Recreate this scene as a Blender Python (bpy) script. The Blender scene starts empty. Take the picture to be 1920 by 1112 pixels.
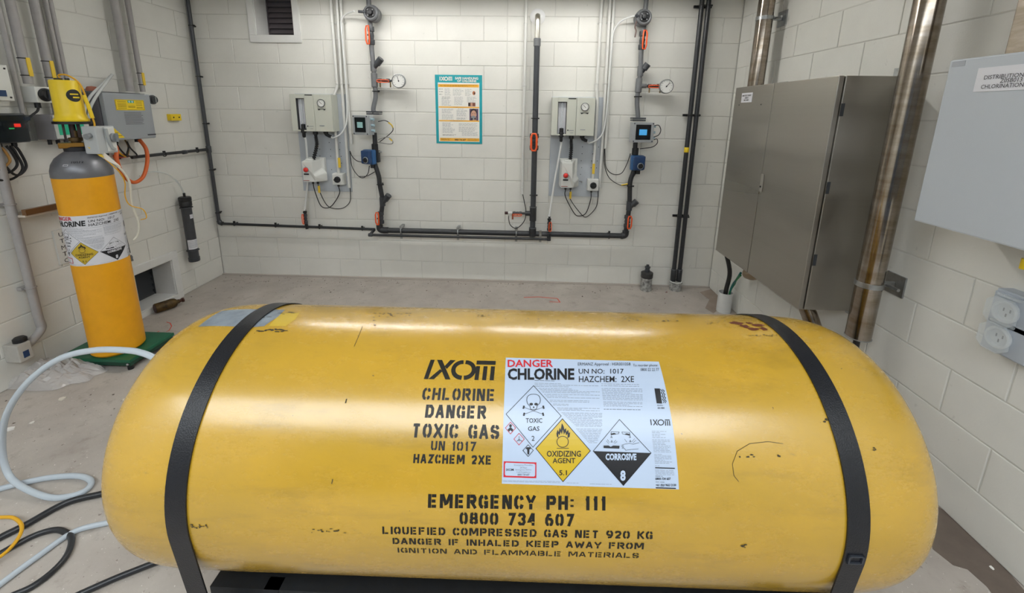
import bpy, bmesh, math, random
from mathutils import Vector, Matrix
random.seed(7)
PI = math.pi
SC = bpy.context.scene
COL = SC.collection

# ---------------------------------------------------------------- camera, world, lights, exposure
FPX, PPX, PPY = 776.49, 957.39, 382.06            # focal length and principal point for a 1920 wide frame
CAM = Vector((0.17055, -3.74199, 1.59689))
CR = Matrix(((0.99926759, -0.03166653, -0.0214828), (0.035543, 0.97607815, 0.21449509), (0.01417657, -0.21510155, 0.97648879)))
cd = bpy.data.cameras.new('camera'); cam = bpy.data.objects.new('camera', cd); COL.objects.link(cam)
cd.sensor_fit = 'HORIZONTAL'; cd.sensor_width = 36; cd.lens = FPX/1920*36
cd.shift_x = (960-PPX)/1920; cd.shift_y = (PPY-556)/1920; cd.clip_start = 0.02
rx, fw, up = CR.col[0], CR.col[1], CR.col[2]
m = Matrix((( rx[0], up[0], -fw[0], CAM.x), (rx[1], up[1], -fw[1], CAM.y), (rx[2], up[2], -fw[2], CAM.z), (0,0,0,1)))
cam.matrix_world = m
SC.camera = cam
W = bpy.data.worlds.new('world'); SC.world = W; W.use_nodes = True
W.node_tree.nodes['Background'].inputs[0].default_value = (0.62, 0.78, 1.0, 1)
W.node_tree.nodes['Background'].inputs[1].default_value = 1.6
vs = SC.view_settings
vs.view_transform = 'Standard'; vs.look = 'None'; vs.gamma = 1; vs.use_curve_mapping = False
vs.exposure = 0.18
TUBE_BACK, TUBE_FRONT = 58.0, 5.6   # emission of the fluorescent tubes in each fitting

# ---------------------------------------------------------------- materials
MATS = {}
def srgb(c):
    if isinstance(c, str): c = tuple(int(c[i:i+2], 16)/255 for i in (0, 2, 4))
    return tuple(x/12.92 if x <= .04045 else ((x+.055)/1.055)**2.4 for x in c) + (1,)
def mat(name, c, rough=.5, metal=0, var=0, vscale=8, bump=0, bscale=60, emit=0, alpha=1, trans=0, coat=0, spec=.5, stretch=None, var2=None):
    if name in MATS: return MATS[name]
    M = bpy.data.materials.new(name); M.use_nodes = True; nt = M.node_tree; N = nt.nodes; L = nt.links
    b = N['Principled BSDF']
    b.inputs['Base Color'].default_value = srgb(c); b.inputs['Roughness'].default_value = rough; b.inputs['Metallic'].default_value = metal
    b.inputs['Specular IOR Level'].default_value = spec
    if coat: b.inputs['Coat Weight'].default_value = coat; b.inputs['Coat Roughness'].default_value = .16
    if trans: b.inputs['Transmission Weight'].default_value = trans
    if alpha < 1: b.inputs['Alpha'].default_value = alpha
    if emit: b.inputs['Emission Color'].default_value = srgb(c); b.inputs['Emission Strength'].default_value = emit
    g = N.new('ShaderNodeNewGeometry'); mp = N.new('ShaderNodeMapping'); L.new(g.outputs['Position'], mp.inputs[0])
    if stretch: mp.inputs['Scale'].default_value = stretch
    if var:
        n = N.new('ShaderNodeTexNoise'); n.inputs['Scale'].default_value = vscale; n.inputs['Detail'].default_value = 6; n.inputs['Roughness'].default_value = .65
        L.new(mp.outputs[0], n.inputs['Vector'])
        r = N.new('ShaderNodeValToRGB'); a = srgb(c)
        r.color_ramp.elements[0].position = .3; r.color_ramp.elements[1].position = .7
        dk = srgb(var2) if var2 else tuple(x*(1-var) for x in a[:3]) + (1,)
        r.color_ramp.elements[0].color = dk; r.color_ramp.elements[1].color = a
        L.new(n.outputs['Fac'], r.inputs[0]); L.new(r.outputs[0], b.inputs['Base Color'])
    if bump:
        n = N.new('ShaderNodeTexNoise'); n.inputs['Scale'].default_value = bscale; n.inputs['Detail'].default_value = 4
        L.new(mp.outputs[0], n.inputs['Vector'])
        bp = N.new('ShaderNodeBump'); bp.inputs['Strength'].default_value = bump; bp.inputs['Distance'].default_value = .004
        L.new(n.outputs['Fac'], bp.inputs['Height']); L.new(bp.outputs[0], b.inputs['Normal'])
    MATS[name] = M; return M

def ramp(nt, src, p0, c0, p1, c1):
    r = nt.nodes.new('ShaderNodeValToRGB'); r.color_ramp.elements[0].position = p0; r.color_ramp.elements[1].position = p1
    r.color_ramp.elements[0].color = c0; r.color_ramp.elements[1].color = c1
    nt.links.new(src, r.inputs[0]); return r.outputs[0]
def noise(nt, scale, detail=5, rough=.6, stretch=(1,1,1)):
    g = nt.nodes.new('ShaderNodeNewGeometry'); mp = nt.nodes.new('ShaderNodeMapping'); mp.inputs['Scale'].default_value = stretch
    n = nt.nodes.new('ShaderNodeTexNoise'); n.inputs['Scale'].default_value = scale; n.inputs['Detail'].default_value = detail; n.inputs['Roughness'].default_value = rough
    nt.links.new(g.outputs['Position'], mp.inputs[0]); nt.links.new(mp.outputs[0], n.inputs['Vector']); return n.outputs['Fac']
def mix(nt, fac, a, b, mode='MIX'):
    x = nt.nodes.new('ShaderNodeMix'); x.data_type = 'RGBA'; x.blend_type = mode
    if isinstance(fac, float): x.inputs[0].default_value = fac
    else: nt.links.new(fac, x.inputs[0])
    for i, v in ((6, a), (7, b)):
        if isinstance(v, tuple): x.inputs[i].default_value = v
        else: nt.links.new(v, x.inputs[i])
    return x.outputs[2]
def bumpn(nt, h, st, dist=.004):
    b = nt.nodes.new('ShaderNodeBump'); b.inputs['Strength'].default_value = st; b.inputs['Distance'].default_value = dist
    nt.links.new(h, b.inputs['Height']); nt.links.new(b.outputs[0], nt.nodes['Principled BSDF'].inputs['Normal'])

K = (0,0,0,1); Wh = (1,1,1,1)
def wall_paint():
    M = mat('painted_blockwork', 'e4e3dd', .55); nt = M.node_tree; b = nt.nodes['Principled BSDF']
    base = mix(nt, ramp(nt, noise(nt, 2.2), .35, K, .7, Wh), srgb('dddcd6'), srgb('e6e5df'))
    spots = ramp(nt, noise(nt, 22, 3, .5), .70, K, .76, Wh)
    col = mix(nt, spots, base, srgb('d3d2cc'))
    nt.links.new(col, b.inputs['Base Color'])
    bumpn(nt, noise(nt, 160, 5, .7), .25, .003)
    return M
def concrete():
    M = mat('concrete_floor', 'b5aca3', .8); nt = M.node_tree; b = nt.nodes['Principled BSDF']
    base = mix(nt, ramp(nt, noise(nt, 2.6, 8, .65), .3, K, .7, Wh), srgb('a39b94'), srgb('bdb6ae'))
    c2 = mix(nt, ramp(nt, noise(nt, 9, 6, .7), .55, K, .75, Wh), base, srgb('958b82'))
    c3 = mix(nt, ramp(nt, noise(nt, 55, 3, .6), .67, K, .71, Wh), c2, srgb('7b7069'))
    c4 = mix(nt, ramp(nt, noise(nt, 90, 2, .5), .70, K, .73, Wh), c3, srgb('d8d4ce'))
    nt.links.new(c4, b.inputs['Base Color'])
    bumpn(nt, noise(nt, 70, 6, .7), .3, .003)
    return M
def drum_paint():
    M = mat('drum_yellow_paint', 'c09a2c', .28, spec=.9, coat=.35); nt = M.node_tree; b = nt.nodes['Principled BSDF']
    base = mix(nt, ramp(nt, noise(nt, 2.4, 6, .6, (1,1,2)), .35, K, .72, Wh), srgb('b9932a'), srgb('ca9f2a'))
    dirt = ramp(nt, noise(nt, 5, 10, .75, (.5, 1, 3)), .53, K, .78, (.7,.7,.7,1))
    c1 = mix(nt, dirt, base, srgb('94762a'))
    scr = ramp(nt, noise(nt, 26, 8, .8, (.35, 1, 1)), .64, K, .76, (.75,.75,.75,1))
    c2 = mix(nt, scr, c1, srgb('665524'))
    fl = ramp(nt, noise(nt, 60, 4, .6), .735, K, .75, Wh)
    c3 = mix(nt, fl, c2, srgb('4a3820'))
    nt.links.new(c3, b.inputs['Base Color'])
    nt.links.new(ramp(nt, noise(nt, 12, 8, .8, (.4,1,1)), .3, (.2,)*3+(1,), .75, (.33,)*3+(1,)), b.inputs['Roughness'])
    bumpn(nt, noise(nt, 130, 4, .6), .10, .002)
    return M
def brushed(name, c, r=.3, stretch=(1,1,60)):
    M = mat(name, c, r, 1.0); nt = M.node_tree; b = nt.nodes['Principled BSDF']
    nz = noise(nt, 2.2, 5, .6, (.25, .25, 30)); big = noise(nt, 2.4, 3, .5, (.15, .15, 1.6))
    nt.links.new(mix(nt, nz, tuple(x*.9 for x in srgb(c)[:3])+(1,), srgb(c)), b.inputs['Base Color'])
    nt.links.new(mix(nt, big, mix(nt, nz, srgb('8f8b84'), srgb('a8a49c')), mix(nt, nz, srgb('bcb8b0'), srgb(c))), b.inputs['Base Color'])  # broad level bands of reflected sheen mixed into the base colour
    nt.links.new(ramp(nt, big, .35, (r*.7,)*3+(1,), .65, (r*1.4,)*3+(1,)), b.inputs['Roughness'])
    b.inputs['Anisotropic'].default_value = .4
    return M
PAINT, FLOOR, DRUM = wall_paint(), concrete(), drum_paint()
MORTAR = mat('painted_mortar', 'd6d5cf', .75, bump=.3, bscale=150)
STEEL = brushed('brushed_stainless', 'b4b0a8', .38)
TUBEST = mat('polished_stainless', 'a8a098', .17, 1.0, var=.3, vscale=6, stretch=(1,1,4), var2='857764')
GALV = mat('galvanised_steel', 'b5b7b8', .35, .9, var=.3, vscale=30)
DKSTEEL = mat('black_steel', '1d2126', .55, .2, var=.3, vscale=20, bump=.2)
STRAP = mat('black_strap_webbing', '12151d', .36, 0, var=.35, vscale=30, bump=.25, bscale=300)
PVCD = mat('dark_grey_pvc', '3f4247', .38, var=.25, vscale=14)
PVCG = mat('mid_grey_pvc', '6d6f72', .4, var=.2, vscale=20)
PVCB = mat('black_pvc', '2b2d31', .36, var=.2, vscale=20)
BLACKP = mat('black_plastic', '17181b', .45)
ORANGE = mat('orange_plastic', 'f2602a', .4)
WHITEP = mat('white_plastic', 'dddeda', .45)
CONDW = mat('white_conduit', 'd9d9d5', .45)
CONDG = mat('grey_conduit', 'a8a5a4', .5, var=.12, vscale=20)
GREYENC = mat('grey_enclosure_paint', '9a9fa4', .5, bump=.1, bscale=400)
BEIGE = mat('pale_beige_plastic', 'c9cbc0', .5)
LTBOX = mat('pale_grey_powdercoat', 'b9bfc6', .45, bump=.15, bscale=500)
TRIM = mat('white_gloss_trim', 'e4e4e2', .35, var=.08, vscale=10)
LOUV = mat('dark_louvre_metal', '6b6468', .5, .3)
LOUVD = mat('black_louvre_metal', '46494d', .5, .3)
YEL = mat('yellow_plastic', 'f0cf24', .4)
YTAG = mat('yellow_tag', 'e9c53a', .5)
CYLY = mat('cylinder_yellow_paint', 'f0a80a', .42, var=.12, vscale=9, bump=.1, bscale=120)
CYLG = mat('cylinder_grey_shoulder', '7b7c82', .33, .3, var=.25, vscale=12)
GREEN = mat('green_paint', '0f6244', .4, var=.25, vscale=15)
RED = mat('red_plastic', 'd8322c', .35)
BLUE = mat('blue_actuator_paint', '2f5f92', .4)
BLUED = mat('dark_blue_plastic', '24406a', .4)
ORHOSE = mat('orange_rubber_hose', 'd8662a', .45)
WTUBE = mat('white_pe_tube', 'e2e4e3', .3)
CLEARH = mat('translucent_hose', 'd9e4ee', .25, trans=.35)
CLEART = mat('clear_pvc_tube', 'e8ecec', .1, alpha=.65)
RUSTY = mat('rusty_brass', '6a5328', .5, .4, var=.6, vscale=25, var2='2e2115')
RUST = mat('rust_patch', '6d3315', .8, var=.4, vscale=40)
SCUFF = mat('black_scuff', '3a321f', .7)
GREYP = mat('grey_blue_overpaint', '8f99a3', .5, var=.35, vscale=22, var2='6c7680')
LABW = mat('white_label', 'b7c6dc', .3)
LABW2 = mat('aged_white_label', 'dcdce2', .35)
INK = mat('black_ink', '14151a', .5)
STENC = mat('black_stencil_paint', '17160f', .5, var=.3, vscale=120)
GREYINK = mat('grey_small_print', '7e858f', .6)
REDINK = mat('red_ink', 'c81e2c', .5)
LYEL = mat('label_yellow', 'c9aa2a', .35)
TEAL = mat('poster_teal', '159aa5', .4)
PAPER = mat('poster_paper', 'eceae4', .5)
ORG = mat('poster_orange', 'f0b23c', .5)
SKIN = mat('poster_print_skin', 'c99a83', .5)
DKPRINT = mat('poster_print_dark', '2c2222', .5)
MASKG = mat('poster_print_grey', '8b8f93', .5)
SCREEN = mat('dark_screen', '0f1218', .15)
LCDG = mat('lcd_grey_green', '7fa2a0', .4, emit=.25)
LCDB = mat('lcd_blue', '3f8fc4', .4, emit=.6)
LCDT = mat('lcd_green', '1f8a68', .4, emit=.4)
LEDR = mat('led_red', 'ff3020', .4, emit=2)
LEDG = mat('led_green', '30d070', .4, emit=1.2)
SMOKE = mat('smoked_clear_lid', '2c3438', .12, alpha=.45)
DIALW = mat('dial_white', 'e9e9e6', .35)
CLEARP = mat('clear_plastic_cover', 'dfe6ea', .08, alpha=.3)
SHEET = mat('clear_plastic_sheet', 'dedad8', .12, alpha=.55)
STAIN = mat('brown_damp_stain', '6e6259', .55, var=.25, vscale=14)
SPLAT = mat('paint_splashed_pvc', 'c9c8c4', .6, var=.6, vscale=35, var2='3a3a3a')
CEIL = mat('ceiling_paint', 'dededa', .7)
TUBEM = {}
def tubemat(name, e, c=(1, .985, .95, 1)):
    M = bpy.data.materials.new(name); M.use_nodes = True; b = M.node_tree.nodes['Principled BSDF']
    b.inputs['Base Color'].default_value = (.9,.9,.9,1); b.inputs['Emission Color'].default_value = c; b.inputs['Emission Strength'].default_value = e
    return M
TB, TF = tubemat('lit_tube_back', TUBE_BACK), tubemat('lit_diffuser_front', TUBE_FRONT, (.90, .96, 1.0, 1))

# ---------------------------------------------------------------- frames: local (a right, b up, c out) -> world
def ray(x, y):
    d = Vector(((x-PPX)/FPX, 1, -(y-PPY)/FPX)); return CR @ d
class Fr:
    def __init__(s, o, r, u, n): s.o = Vector(o); s.r = Vector(r); s.u = Vector(u); s.n = Vector(n)
    def W(s, p): return s.o + s.r*p[0] + s.u*p[1] + s.n*p[2]
    def px(s, x, y, c=0):                       # the point of the plane «c out of the wall» that stands at a place measured in the photograph
        d = ray(x, y); o = s.o + s.n*c; t = (o-CAM).dot(s.n)/d.dot(s.n); q = CAM + d*t - s.o
        return (q.dot(s.r), q.dot(s.u), c)
    def sub(s, a, b, c, yaw=0):                 # frame at a point, turned about its up axis
        r = s.r*math.cos(yaw) + s.n*math.sin(yaw); n = s.n*math.cos(yaw) - s.r*math.sin(yaw)
        return Fr(s.W((a, b, c)), r, s.u, n)
BK = Fr((0,0,0), (1,0,0), (0,0,1), (0,-1,0))
LF = Fr((-2.772,0,0), (0,1,0), (0,0,1), (1,0,0))
RT = Fr((1.947,0,0), (0,-1,0), (0,0,1), (-1,0,0))
FL = Fr((0,0,0), (1,0,0), (0,1,0), (0,0,1))
WD = FL

class MB:
    def __init__(s, F=WD): s.bm = bmesh.new(); s.F = F; s.sm = []
    def _add(s, vs_, fs, smooth=False):
        v = [s.bm.verts.new(p) for p in vs_]
        for f in fs:
            try: q = s.bm.faces.new([v[i] for i in f]); q.smooth = smooth
            except ValueError: pass
        return v
    def box(s, p0, p1, bev=0):
        a0, a1 = sorted((p0[0], p1[0])); b0, b1 = sorted((p0[1], p1[1])); c0, c1 = sorted((p0[2], p1[2]))
        if bev and min(a1-a0, b1-b0, c1-c0) > 2.2*bev:
            e = bev; pts = []; idx = {}
            g = bmesh.ops.create_cube(s.bm, size=1)['verts']
            for v in g: v.co = Vector((a0+(v.co.x+.5)*(a1-a0), b0+(v.co.y+.5)*(b1-b0), c0+(v.co.z+.5)*(c1-c0)))
            es = list({ed for v in g for ed in v.link_edges})
            bmesh.ops.bevel(s.bm, geom=es, offset=e, segments=2, affect='EDGES', profile=.6)
            return s
        P = [(a,b,c) for c in (c0,c1) for b in (b0,b1) for a in (a0,a1)]
        s._add(P, [(0,2,3,1),(4,5,7,6),(0,1,5,4),(2,6,7,3),(0,4,6,2),(1,3,7,5)]); return s
    def prism(s, poly, c0, c1, smooth=False):        # poly in (a,b), extruded along c
        n = len(poly); P = [(a,b,c0) for a,b in poly] + [(a,b,c1) for a,b in poly]
        s._add(P, [tuple(range(n))[::-1], tuple(range(n,2*n))] + [(i,(i+1)%n,n+(i+1)%n,n+i) for i in range(n)], smooth); return s
    def hexa(s, bot, top):                            # two loops of points
        n = len(bot); s._add(list(bot)+list(top), [tuple(range(n))[::-1], tuple(range(n,2*n))] + [(i,(i+1)%n,n+(i+1)%n,n+i) for i in range(n)]); return s
    def tube(s, pts, r, seg=10, caps=True, closed=False):
        pts = [Vector(p) for p in pts]; n = len(pts); rings = []
        rr = r if isinstance(r, (list, tuple)) else [r]*n
        t = [(pts[min(i+1,n-1)]-pts[max(i-1,0)]).normalized() for i in range(n)]
        if closed: t = [(pts[(i+1)%n]-pts[i-1]).normalized() for i in range(n)]
        ref = Vector((0,0,1)) if abs(t[0].z) < .9 else Vector((1,0,0))
        x = t[0].cross(ref).normalized()
        for i in range(n):
            x = (x - t[i]*x.dot(t[i]))
            x = x.normalized() if x.length > 1e-6 else t[i].orthogonal().normalized()
            y = t[i].cross(x)
            rings.append([s.bm.verts.new(pts[i] + (x*math.cos(2*PI*k/seg) + y*math.sin(2*PI*k/seg))*rr[i]) for k in range(seg)])
        for i in range(n if closed else n-1):
            A, B = rings[i], rings[(i+1)%n]
            for k in range(seg):
                f = s.bm.faces.new((A[k], A[(k+1)%seg], B[(k+1)%seg], B[k])); f.smooth = True
        if caps and not closed:
            s.bm.faces.new(rings[0][::-1]); s.bm.faces.new(rings[-1])
        return s
    def cyl(s, p0, p1, r, seg=20, r2=None):
        return s.tube([p0, p1], [r, r if r2 is None else r2], seg)
    def lathe(s, base, axis, prof, seg=24, smooth=True):      # prof: (radius, height) pairs
        axis = Vector(axis).normalized(); x = axis.orthogonal().normalized(); y = axis.cross(x); base = Vector(base); R = []
        for r, h in prof:
            if r < 1e-6: R.append([s.bm.verts.new(base+axis*h)])
            else: R.append([s.bm.verts.new(base+axis*h+(x*math.cos(2*PI*k/seg)+y*math.sin(2*PI*k/seg))*r) for k in range(seg)])
        for A, B in zip(R, R[1:]):
            for k in range(seg):
                a, b = A[k % len(A)], A[(k+1) % len(A)]; c, d = B[(k+1) % len(B)], B[k % len(B)]
                vv = []
                for q in (a, b, c, d):
                    if q not in vv: vv.append(q)
                if len(vv) > 2:
                    f = s.bm.faces.new(vv); f.smooth = smooth
        for A in (R[0], R[-1]):
            if len(A) > 2: s.bm.faces.new(A)
        return s
    def ball(s, p, r, seg=14, sc=(1,1,1)):
        g = bmesh.ops.create_uvsphere(s.bm, u_segments=seg, v_segments=seg//2+2, radius=r)['verts']
        for v in g:
            v.co = Vector((v.co.x*sc[0], v.co.y*sc[1], v.co.z*sc[2])) + Vector(p)
            for f in v.link_faces: f.smooth = True
        return s
    def ring(s, p, axis, R, r, seg=24, seg2=8):
        axis = Vector(axis).normalized(); x = axis.orthogonal().normalized(); y = axis.cross(x)
        return s.tube([Vector(p)+(x*math.cos(2*PI*k/seg)+y*math.sin(2*PI*k/seg))*R for k in range(seg)], r, seg2, closed=True)
    def poly(s, pts, smooth=False):
        s._add(pts, [tuple(range(len(pts)))], smooth); return s
    def build(s, name, M, parent=None, label=None, autosmooth=True):
        me = bpy.data.meshes.new(name)
        F = s.F; off = parent_world(parent)
        for v in s.bm.verts: v.co = F.W(v.co) - off
        bmesh.ops.recalc_face_normals(s.bm, faces=s.bm.faces)
        if autosmooth:
            for e in s.bm.edges:
                if len(e.link_faces) == 2 and e.calc_face_angle(0) > .7: e.smooth = False
        s.bm.to_mesh(me); s.bm.free(); me.materials.append(M)
        o = bpy.data.objects.new(name, me); COL.objects.link(o); o.parent = parent
        if label: o['label'] = label
        return o
def parent_world(p):
    off = Vector((0,0,0))
    while p: off += p.location; p = p.parent
    return off
def spl(pts, k=6):                                   # Catmull-Rom through points
    P = [Vector(p) for p in pts]; P = [P[0]*2-P[1]] + P + [P[-1]*2-P[-2]]; out = []
    for i in range(1, len(P)-2):
        for j in range(k):
            t = j/k; a, b, c, d = P[i-1:i+3]
            out.append(.5*((2*b)+(c-a)*t+(2*a-5*b+4*c-d)*t*t+(3*b-a-3*c+d)*t**3))
    return out + [P[-2]]
def tag(o, label, cat, group=None, kind=None):
    if kind: o['kind'] = kind
    if label: o['label'] = label; o['category'] = cat
    if group: o['group'] = group
    return o
def thing(name, label, cat, loc, group=None):
    o = bpy.data.objects.new(name, None); COL.objects.link(o); o.location = loc; o.empty_display_size = .05
    return tag(o, label, cat, group)
def struct(o): o['kind'] = 'structure'; return o

# ---------------------------------------------------------------- room shell
A = 0.1867; H = 2.68; YB = -6.4
o = MB().box((-3.1, YB-.2, -.15), (2.3, .35, 0)).build('floor', FLOOR); struct(o)
o = MB().box((-3.1, YB-.2, H), (2.3, .35, H+.12)).build('ceiling', CEIL); struct(o)

def rects_minus(r, holes):
    out = [r]
    for h in holes:
        nx = []
        for (x0,y0,x1,y1) in out:
            if h[0] >= x1 or h[2] <= x0 or h[1] >= y1 or h[3] <= y0: nx.append((x0,y0,x1,y1)); continue
            if h[1] > y0: nx.append((x0,y0,x1,h[1]))
            if h[3] < y1: nx.append((x0,h[3],x1,y1))
            ya, yb = max(y0,h[1]), min(y1,h[3])
            if h[0] > x0: nx.append((x0,ya,h[0],yb))
            if h[2] < x1: nx.append((h[2],ya,x1,yb))
        out = nx
    return out
BMESH = {}
def block_mesh(w, h):
    key = (round(w, 3), round(h, 3))
    if key in BMESH: return BMESH[key]
    bm = bmesh.new(); x, y, e, d = w/2-.0028, h/2-.0028, .003, .0045   # face proud of the recessed joint, edges chamfered
    L = [[(sx*(x-(e if k else 0)), sy*(y-(e if k else 0))) for sx, sy in ((-1,-1),(1,-1),(1,1),(-1,1))] for k in (0, 1)]
    v0 = [bm.verts.new((a, b, -.01)) for a, b in L[0]]; v1 = [bm.verts.new((a, b, -.0015)) for a, b in L[0]]; v2 = [bm.verts.new((a, b, 0)) for a, b in L[1]]
    for q, r in ((v0, v1), (v1, v2)):
        for i in range(4): bm.faces.new((q[i], q[(i+1)%4], r[(i+1)%4], r[i]))
    bm.faces.new(v2)
    me = bpy.data.meshes.new('block'); bm.to_mesh(me); bm.free(); me.materials.append(PAINT); BMESH[key] = me; return me
def wall(name, F, a0, a1, phase, holes, blk0, blk1, extra=()):
    bm = MB(F)
    for r in rects_minus((a0, 0, a1, H), holes): bm.box((r[0], r[1], -.19), (r[2], r[3], -.0045))
    w = bm.build(name, MORTAR); struct(w)
    mw = Matrix(((F.r[0], F.u[0], F.n[0]), (F.r[1], F.u[1], F.n[1]), (F.r[2], F.u[2], F.n[2]))).to_4x4()
    for k in range(-1, 13):
        z0 = 0 if k < 0 else A+.2*k; z1 = min(A+.2*(k+1), H)
        ph = phase(k); js = [ph+.4*i for i in range(-40, 40)]
        js = sorted([j for j in js if blk0+.03 < j < blk1-.03] + [blk0, blk1] + list(extra))
        js = [j for i, j in enumerate(js) if i == 0 or j-js[i-1] > .02]
        for x0, x1 in zip(js, js[1:]):
            for r in rects_minus((x0, z0, x1, z1), holes):
                if r[2]-r[0] < .02 or r[3]-r[1] < .02: continue
                b = bpy.data.objects.new('block', block_mesh(r[2]-r[0], r[3]-r[1])); COL.objects.link(b); b.parent = w
                mm = mw.copy(); mm.translation = F.W(((r[0]+r[2])/2, (r[1]+r[3])/2, random.uniform(-.0008, .0006))); b.matrix_local = mm
    return w
VB = BK.px(482, 66.5); VBr = BK.px(553, 66.5)
vb = (VB[0], VB[1], VBr[0], VB[1]+.36)                # opening of the high vent in the back wall
vl = (-.905, .045, -.565, .355)                        # opening of the low vent in the left wall
wall('wall_back', BK, -2.96, 2.14, lambda k: (.2 if k % 2 == 0 else 0), [vb], -2.772, 1.947, (0,))
wall('wall_left', LF, YB, 0, lambda k: (-.14 if k % 2 == 0 else -.34), [vl], -3.1, 0)
wall('wall_right', RT, 0, -YB, lambda k: ((.155 if k % 2 else .355) if k < 7 else (.365 if k % 2 else .165)), [], 0, 3.1)
# wall behind the camera with an unseen dark roller door added to darken reflections
o = MB().box((-2.96, YB-.19, 0), (-2.2, YB, H)).box((1.5, YB-.19, 0), (2.14, YB, H)).box((-2.2, YB-.19, 2.45), (1.5, YB, H)).build('wall_front', PAINT); struct(o)
dm = MB()
for i in range(25): dm.hexa([(-2.2,YB-.06,i*.098),(1.5,YB-.06,i*.098),(1.5,YB-.02,i*.098),(-2.2,YB-.02,i*.098)], [(-2.2,YB-.075,i*.098+.098),(1.5,YB-.075,i*.098+.098),(1.5,YB-.035,i*.098+.098),(-2.2,YB-.035,i*.098+.098)])
o = dm.build('reflection_door', mat('reflection_door_paint', '3e4a5c', .45)); struct(o)
# rough fillet of mortar along the foot of the back wall
f = MB(BK).prism([(-2.772, 0), (1.947, 0), (1.947, .012), (.6, .016), (-.4, .02), (-1.6, .014), (-2.772, .01)], 0, .022).build('baseboard_back', mat('mortar_fillet', 'b3aba3', .85, bump=.5, bscale=60)); struct(f)

# ceiling light fittings
def fitting(x0, x1, y, z, w, M, skirt, name='trim'):
    t = thing('ceiling_light', {'b': 'long twin tube batten light above the back wall', 'm': 'wide ceiling light panel above the yellow drum', 'f': 'wide ceiling light panel near the doorway'}[skirt], 'light', ((x0+x1)/2, y, z))
    b = MB()
    if skirt == 'b':
        b.box((x0, y-w/2, z+.03), (x1, y+w/2, z+.06)).box((x0, y+w/2, z-.018), (x1, y+w/2+.004, z+.06)).box((x0, y-w/2-.004, z+.01), (x1, y-w/2, z+.06))
        b.box(((x0+x1)/2-.02, y-.02, z+.06), ((x0+x1)/2+.02, y+.02, H))
        b.build('housing', WHITEP, t)
        n = 2; L = (x1-x0)/n
        for i in range(n):
            MB().cyl((x0+i*L+.12, y, z), (x0+(i+1)*L-.12, y, z), .014).build('tube', M, t)
    else:
        b.box((x0-.02, y-w/2-.02, z+.004), (x1+.02, y+w/2+.02, H)); b.build('housing', WHITEP, t)
        MB().box((x0, y-w/2, z), (x1, y+w/2, z+.006)).build('diffuser', M, t)
fitting(-1.85, 1.4, -.70, 2.58, .16, TB, 'b')
fitting(-2.6, 1.9, -4.65, H-.05, 1.35, TF, 'f')

# ---------------------------------------------------------------- flat print that follows a surface
_tc = {}
def text_polys(s, bold=0.0):
    key = (s, bold)
    if key in _tc: return _tc[key]
    cu = bpy.data.curves.new('t', 'FONT'); cu.body = s; cu.offset = bold; cu.resolution_u = 2; cu.size = 1
    ob = bpy.data.objects.new('t', cu); COL.objects.link(ob)
    dg = bpy.context.evaluated_depsgraph_get(); me = bpy.data.meshes.new_from_object(ob.evaluated_get(dg))
    vs_ = [(v.co.x, v.co.y) for v in me.vertices]; fs = [tuple(p.vertices) for p in me.polygons]
    x0 = min(v[0] for v in vs_); x1 = max(v[0] for v in vs_); y0 = min(v[1] for v in vs_); y1 = max(v[1] for v in vs_)
    if any(ch in 'gjpqy,;' for ch in s) is False: y0 = max(y0, -.02)
    vs_ = [((v[0]-x0)/(x1-x0), (v[1]-y0)/(y1-y0)) for v in vs_]
    bpy.data.objects.remove(ob); bpy.data.curves.remove(cu); bpy.data.meshes.remove(me)
    _tc[key] = (vs_, fs); return _tc[key]
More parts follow.
